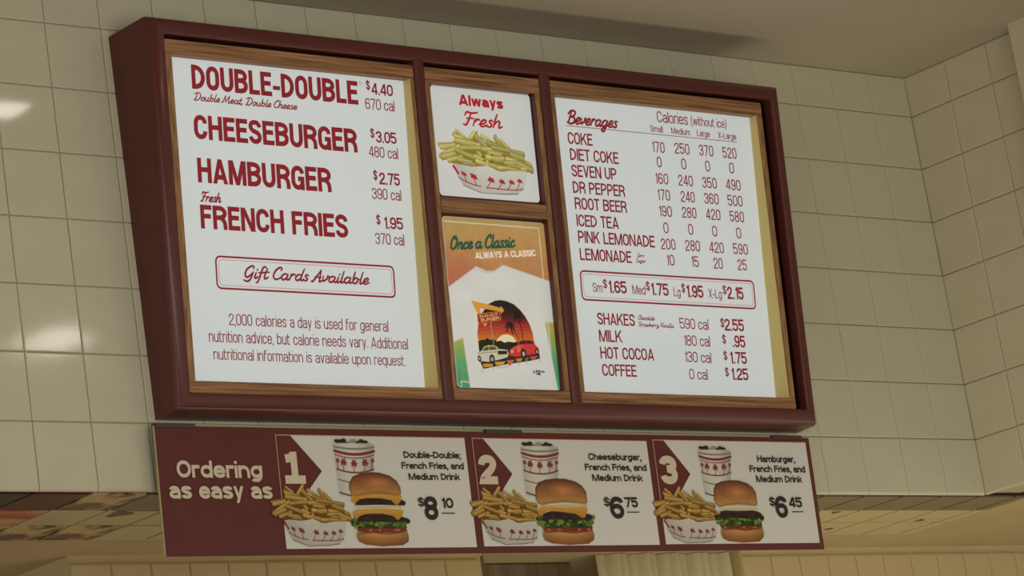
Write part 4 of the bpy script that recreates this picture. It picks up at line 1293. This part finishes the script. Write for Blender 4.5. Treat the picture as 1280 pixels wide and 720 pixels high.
def rounded_bar(name, P, u0, u1, v0, v1, w0, w1, m, parent, r=0.010, seg=4):
    """upright bar with its two long front edges rounded"""
    prof = [(u0, w0)]
    for k in range(seg + 1):
        a = k / seg * math.pi / 2
        prof.append((u0 + r * (1 - math.cos(a)), w1 - r * (1 - math.sin(a))))
    for k in range(seg + 1):
        a = k / seg * math.pi / 2
        prof.append((u1 - r * (1 - math.sin(a)), w1 - r * (1 - math.cos(a))))
    prof.append((u1, w0))
    n = len(prof)
    V = [P(a, v0, w) for a, w in prof] + [P(a, v1, w) for a, w in prof]
    F = [(i, i + 1, n + i + 1, n + i) for i in range(n - 1)] + [(n - 1, 0, n, 2 * n - 1)]
    F += [tuple(range(n - 1, -1, -1)), tuple(range(n, 2 * n))]
    o = link_mesh(name, V, F, m, parent, True)
    try:
        o.data.set_sharp_from_angle(angle=R(40))
    except Exception:
        pass
    return o


for u0, u1 in ((.7705, .8035), (1.1755, 1.2095)):
    rounded_bar('divider', BP, u0, u1, .036, .852, -.06, -.001, 'frame', root)
plane_box('back_panel', BP, .02, BW - .02, .02, BH - .02, -.0775, -.072, 'metal', root, 0)

# wood trims: (u0,u1,v0,v1) openings between frame and dividers, with the clear opening of each panel
WF = -0.008     # face of the wood
VB, VT = .0405, .8405


def trim(cell, opening, depth):
    (a0, a1, b0, b1), (c0, c1, d0, d1) = cell, opening
    plane_box('wood_trim', BP, a0, a1, d1, b1, depth, WF, 'wood_h', root)
    plane_box('wood_trim', BP, a0, a1, b0, d0, depth, WF, 'wood_h', root)
    plane_box('wood_trim', BP, a0, c0, d0, d1, depth, WF - .0004, 'wood_v', root)
    plane_box('wood_trim', BP, c1, a1, d0, d1, depth, WF - .0004, 'wood_v', root)


trim((.0375, .7705, VB, VT), (.0585, .7590, .0675, .8075), -.064)
trim((1.2095, 1.9560, VB, VT), (1.2250, 1.9350, .0690, .8060), -.064)
trim((.8035, 1.1755, VB, VT), (.8190, 1.1580, .0690, .8020), -.034)
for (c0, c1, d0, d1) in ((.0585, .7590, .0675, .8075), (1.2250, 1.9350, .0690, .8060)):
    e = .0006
    plane_box('lining_strip', BP, c1 - e, c1 + .0002, d0, d1, -.060, WF - .0012, 'yellow_lining', root, 0)  # bright yellow facing, on the right reveals only
for d0, d1 in ((.0690, .4880), (.5240, .8020)):
    plane_box('lining_strip', BP, 1.1574, 1.1582, d0, d1, -.0278, WF - .0012, 'frame', root, 0)
    plane_box('lining_strip', BP, .8190, 1.1574, d1 - .0006, d1 + .0002, -.0278, WF - .0012, 'frame', root, 0)
plane_box('wood_trim', BP, .8190, 1.1580, .4880, .5240, -.034, WF, 'wood_h', root)

# lit panels with their lettering
PM = PLN['menu']
panels = {}
for nm, u0, u1 in (('l', .050, .774), ('r', 1.215, 1.947)):
    panels[nm] = plane_box('menu_panel', PM, u0, u1, .055, .825, -.003, 0, 'panel', root, 0)


def round_rect_ring(P, pts, w, r, m, parent, lift=0.0008, name='printed_border'):
    us = [p[0] for p in pts]
    vs = [p[1] for p in pts]
    u0, u1 = (pts[0][0] + pts[3][0]) / 2, (pts[1][0] + pts[2][0]) / 2
    v1, v0 = (pts[0][1] + pts[1][1]) / 2, (pts[2][1] + pts[3][1]) / 2
    path = rounded_path([(u0, v0, r), (u0, v1, r), (u1, v1, r), (u1, v0, r)], True)
    V, F = [], []
    ribbon(path, w, True, V, F)
    return link_mesh(name, [P(a, b, lift) for a, b in V], F, m, parent), (u0, u1, v0, v1)


for key, pk in (('gift', 'l'), ('price', 'r')):
    o, (u0, u1, v0, v1) = round_rect_ring(PM, BOXES[key], .0042, .012, 'red_ink', panels[pk])
    e = .0072
    round_rect_ring(PM, [(u0 + e, v1 - e), (u1 - e, v1 - e), (u1 - e, v0 + e), (u0 + e, v0 + e)], .0014, .008, 'pink_ink', panels[pk])
(ua, va), (ub, vb) = BOXES['rule']
V, F = [], []
ribbon([(ua, (va + vb) / 2), (ub, (va + vb) / 2)], .0016, False, V, F)
link_mesh('printed_rule', [PM(a, b, .0008) for a, b in V], F, 'thin_ink', panels['r'])
for rec in TEXTS:
    if rec[0] == 'menu':
        put_text(panels['l' if rec[3] < .78 else 'r'], rec)


# picture cards of the middle column
def card(P, u0, u1, v0, v1, name, m, r=.010):
    path = rounded_path([(u0, v0, r), (u0, v1, r), (u1, v1, r), (u1, v0, r)], True)
    n = len(path)
    V = [P(a, b, 0) for a, b in path] + [P(a, b, -.002) for a, b in path]
    F = [tuple(range(n - 1, -1, -1)), tuple(range(n, 2 * n))] + [(i, (i + 1) % n, n + (i + 1) % n, n + i) for i in range(n)]
    o = link_mesh(name, V, F, m, root)
    bm = bmesh.new(); bm.from_mesh(o.data); bmesh.ops.recalc_face_normals(bm, faces=bm.faces); bm.to_mesh(o.data); bm.free()
    return o


plane_box('backing_board', BP, .81, 1.168, .06, .81, -.034, -.028, 'frame', root, 0)
P1 = PLN['card1']
c1 = card(P1, .8338, 1.1535, .5325, .8022, 'picture_card', 'card')
for rec in TEXTS:
    if rec[0] == 'card1':
        put_text(c1, rec)
cv = Canvas(.838, 1.150, .545, .700, .0011)
cv.rgb[:] = (222, 224, 218)
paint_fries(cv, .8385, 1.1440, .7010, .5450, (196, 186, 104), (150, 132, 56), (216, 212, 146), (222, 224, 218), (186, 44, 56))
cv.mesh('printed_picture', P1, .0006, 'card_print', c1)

P2 = PLN['card2']
U0, U1, V0, V1 = .8330, 1.1590, .0735, .4822
c2 = card(P2, U0, U1, V0, V1, 'picture_card', 'card')


def paint_tee():
    cv = Canvas(U0, U1, V0, V1, .0012)
    y = (cv.V - V0) / (V1 - V0)
    x = (cv.U - U0) / (U1 - U0)
    stops = [(0, (70, 160, 116)), (.16, (96, 172, 118)), (.30, (168, 178, 88)), (.42, (208, 170, 84)), (.58, (194, 138, 96)), (.72, (196, 142, 94)), (.86, (194, 154, 96)), (1, (190, 162, 104))]
    for ch in range(3):
        cv.rgb[..., ch] = np.interp(y - .05 * (x - .5), [s_[0] for s_ in stops], [s_[1][ch] for s_ in stops])
    cv.rgb *= (.96 + .08 * rng_noise(3, y.shape, 16))[..., None]
    cv.a[:] = 1
    warm = np.exp(-((x + .05) / .35) ** 2 - ((y - .62) / .16) ** 2)[..., None]
    cv.rgb = cv.rgb * (1 - .6 * warm) + np.array([188, 96, 84.]) * .6 * warm
    # faint hand lettered swirls
    for cx_, cy_, rr in ((.95, .42, .03), (1.02, .44, .022), (.90, .40, .02), (1.08, .41, .024), (.862, .10, .018)):
        cv.line([(cx_ + rr * math.cos(i * .5) * (1 - i * .04), cy_ + rr * math.sin(i * .5) * (1 - i * .04)) for i in range(16)], .003, (222, 150, 96), .35)
    # fine white border
    e = .020
    cv.line([(U0 + .004, V1 - .012), (U1 - e, V1 - .014), (U1 - e + .001, V0)], .0028, (232, 224, 205), .85)
    cv.line([(U0 + .012, V0), (U0 + .010, V0 + .014), (.875, V0 + .012)], .003, (232, 224, 205), .7)
    # shirt
    sh = list(TEE)

    def ts(X, Y, dd, col):
        e_ = np.clip(1 + dd / .004, 0, 1)[..., None]
        nn = rng_noise(8, X.shape, 7)[..., None]
        return col * (1 - .06 * e_) * (.97 + .04 * nn)
    cv.poly([(a if a > .84 else a - .006, b) for a, b in sh[:5]] + [(U1 + .002, .3385), (U1 + .002, .2376)] + [sh[7], (1.1512, V0 - .002), (.8700, V0 - .002), sh[10], (.8296, .1786)], (222, 225, 224), ts)
    cv.line([(.9253, .3654), (.9400, .3545), (.9578, .3520), (.9811, .3550), (1.0111, .3726)], .0022, (190, 186, 176), .7)
    cv.line([(1.131, .2367), (1.136, .19), (1.1508, .0724)], .002, (186, 182, 172), .6)
    A_ = TEE_ART
    y1_, y0_ = A_['oval_top'][0][1], A_['oval_top'][1][1]
    st = [(0, (58, 44, 30)), (.12, (120, 96, 34)), (.22, (196, 156, 40)), (.36, (208, 160, 50)), (.48, (196, 98, 44)), (.62, (170, 54, 50)), (.74, (96, 40, 38)), (.84, (48, 36, 36)), (1, (44, 36, 38))]

    def osh(X, Y, dd, col):
        h = (Y - y0_) / (y1_ - y0_)
        c_ = np.stack([np.interp(h, [q[0] for q in st], [q[1][k] for q in st]) for k in range(3)], -1)
        band = (np.sin(h * 120 + np.sin(X * 70) * 2) > .5)[..., None] & ((h > .3) & (h < .66))[..., None]
        return np.where(band, c_ * .85 + np.array([226, 160, 70.]) * .15, c_)
    cv.poly(A_['oval'], (200, 120, 60), osh)
    cv.poly(A_['sun'], (236, 228, 186))
    cv.poly(A_['hills'], (40, 42, 30))
    for pth, top, s_ in ((A_['trunk1'], A_['trunk1'][-1], .015), (A_['trunk2'], A_['trunk2'][-1], .013)):
        cv.line(pth, .0022, (44, 28, 24))
        for a in (-.3, .35, .9, 1.7, 2.4, 3.1, 3.8, 5.2):
            cv.line([top, (top[0] + s_ * .55 * math.cos(a), top[1] + s_ * .6 * math.sin(a) + .002), (top[0] + s_ * .95 * math.cos(a), top[1] + s_ * math.sin(a) - .005)], .0036, (34, 30, 26))
    cv.line(A_['pole'], .002, (176, 166, 150))
    Yw = (218, 164, 66)
    cv.poly(A_['arrow'], Yw)
    cv.poly(A_['arrow_hole'], (214, 216, 214))
    cv.poly(A_['board_rim'], (214, 130, 70))
    cv.poly(A_['board'], (156, 44, 36))
    cv.poly(A_['pointer'], (222, 160, 62))
    cv.poly(A_['ground'], (52, 46, 38))
    for q, c_ in zip(A_['puddles'], ((204, 152, 60), (214, 160, 70), (206, 104, 76), (196, 140, 62), (120, 96, 80), (206, 84, 72))):
        cv.poly(q, c_)
    for q in A_['drips']:
        cv.line(q, .0028, (190, 186, 176), .8)
    Wc = (206, 204, 190)
    cv.poly(A_['car1'], Wc)
    cv.poly(A_['car1_glass'], (92, 84, 58))
    cv.line(A_['car1_pillar'], .0016, Wc)
    cv.line(A_['car1_roof'], .0022, (214, 176, 64))
    cv.poly(A_['car1_grille'], (50, 46, 38))
    cv.line(A_['car1_bumper'], .0026, (214, 196, 96))
    cv.line(A_['car1_side'], .0012, (104, 98, 86))
    Rd = (204, 62, 62)
    cv.poly(A_['car2'], Rd)
    cv.poly(A_['car2_glass'], (70, 38, 34))
    cv.line(A_['car2_pillar'], .0018, Rd)
    cv.line(A_['car2_hood'], .0022, (226, 124, 106), .8)
    cv.poly(A_['car2_lamp'], (228, 150, 124))
    cv.poly(A_['car2_fender'], (222, 110, 96), alpha=.7)
    for (wx, wy), rr in A_['wheels']:
        cv.poly([(wx + rr * .75 * math.cos(a), wy + rr * math.sin(a)) for a in np.linspace(0, 6.28, 14)], (36, 33, 30))
        cv.poly([(wx + rr * .38 * math.cos(a), wy + rr * .5 * math.sin(a)) for a in np.linspace(0, 6.28, 10)], (184, 176, 164))
    # corners of the card stay rounded
    r = .010
    mask = np.ones(cv.U.shape, bool)
    for cx_, cy_, sx, sy in ((U0 + r, V0 + r, -1, -1), (U1 - r, V0 + r, 1, -1), (U0 + r, V1 - r, -1, 1), (U1 - r, V1 - r, 1, 1)):
        out = ((cv.U - cx_) * sx > 0) & ((cv.V - cy_) * sy > 0) & ((cv.U - cx_) ** 2 + (cv.V - cy_) ** 2 > r * r)
        mask &= ~out
    cv.mesh('printed_picture', P2, .0006, 'card_print', c2, mask=mask)


paint_tee()
for rec in TEXTS:
    if rec[0] == 'card2':
        put_text(c2, rec)

# ------------------------------------------------------------------ the combo sign hung under the board
PS = PLN['sign']
SU0, SU1, SV0, SV1 = .1385, 2.2025, -.2885, -.0035
sign = thing('combo_sign', 'long maroon combo meal sign with three numbered burger offers hanging under the menu board', 'sign', ((SU0 + SU1) / 2, PS.o.y, PS.o.z + SV0))
board = plane_box('sign_board', PS, SU0, SU1, SV0, SV1, -.004, 0, 'sign_red', sign, 0)
plane_box('board_edge', PS, SU0 - .0022, SU0, SV0, SV1, -.0042, .0002, 'edge', sign, 0)
plane_box('lit_gap_strip', PS, SU0 + .01, SU1 - .01, SV1 + .0002, SV1 + .006, -.020, -.006, 'edge', sign, 0)  # pale strip stands in for the lit wall showing in the gap
for u0, u1 in ((.139, .248), (1.098, 1.213), (2.068, 2.175)):
    plane_box('bracket', PS, u0, u1, SV1 - .0045, SV1 + .0055, -.012, .004, 'metal', sign, .001)


def flat_poly(name, P, pts, lift, m, parent, th=.0006):
    n = len(pts)
    V = [P(a, b, lift) for a, b in pts] + [P(a, b, lift - th) for a, b in pts]
    F = [tuple(range(n)), tuple(range(2 * n - 1, n - 1, -1))] + [(i, n + i, n + (i + 1) % n, (i + 1) % n) for i in range(n)]
    o = link_mesh(name, V, F, m, parent)
    bm = bmesh.new(); bm.from_mesh(o.data); bmesh.ops.recalc_face_normals(bm, faces=bm.faces); bm.to_mesh(o.data); bm.free()
    return o


RED_S = (92, 49, 44)
for k in range(3):
    o = OFFERS[k]
    u0, u1 = (o[0][0] + o[3][0]) / 2, (o[1][0] + o[2][0]) / 2
    v1, v0 = (o[0][1] + o[1][1]) / 2, (o[2][1] + o[3][1]) / 2
    ax, av = ARROW[k][0][0] + .001, v1
    tx_, tv = ARROW[k][1]
    lo = tv - (v1 - tv)
    pan = flat_poly('offer_panel', PS, [(u0, v0), (u1, v0), (u1, v1), (u0, v1)], .0007, 'sign_white', sign)
    flat_poly('printed_arrow', PS, [(u0 + .0012, v1 - .0012), (u0 + .0012, v0 + .062), (ax, lo), (tx_, tv), (ax, v1 - .0012)], .0011, 'sign_red', pan, .0003)
    V, F = [], []
    ribbon([(u0 + .0006, v0 + .06), (u0 + .0006, v1), (u1, v1)], .0016, False, V, F)
    link_mesh('printed_border', [PS(a, b, .0013) for a, b in V], F, 'sign_pink', pan)
    (fa, fb), (fc, fd) = FRIES[k]
    (ba, bb), (bc, bd) = BURGER[k]
    cv = Canvas(fa - .006, bc + .008, bd - .006, v1 - .002, .0011)
    inside = (cv.U > u0)
    arrow = inside & (cv.U < tx_) & ((cv.U - ax) * (v1 - tv) < (tx_ - ax) * ((v1 - tv) - np.abs(cv.V - tv)))
    cv.rgb[:] = np.where((inside & ~arrow)[..., None], np.array((214, 214, 206)), np.array(RED_S))
    cup = [tuple(q) for q in CUP[k]]
    cup[0] = (cup[0][0], cup[0][1]); cup[3] = (cup[3][0] + .002, cup[3][1])
    paint_cup(cv, cup, (206, 204, 190), (132, 54, 50))
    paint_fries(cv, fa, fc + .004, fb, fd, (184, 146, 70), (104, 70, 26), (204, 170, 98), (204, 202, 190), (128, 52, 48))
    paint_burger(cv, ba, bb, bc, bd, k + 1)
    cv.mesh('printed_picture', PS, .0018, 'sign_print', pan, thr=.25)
    (ua, va), (ub, vb) = UNDER[k]
    V, F = [], []
    ribbon([(ua, (va + vb) / 2), (ub, (va + vb) / 2)], .0026, False, V, F)
    link_mesh('printed_rule', [PS(a, b, .0022) for a, b in V], F, 'ink', pan)
    for rec in TEXTS:
        if rec[0] == 'sign' and u0 < rec[3] < u1:
            put_text(pan, rec)
for rec in TEXTS:
    if rec[0] == 'sign' and rec[3] < OFFERS[0][3][0]:
        put_text(board, rec)

for o in bpy.data.objects:
    if '_o' in o:
        del o['_o']
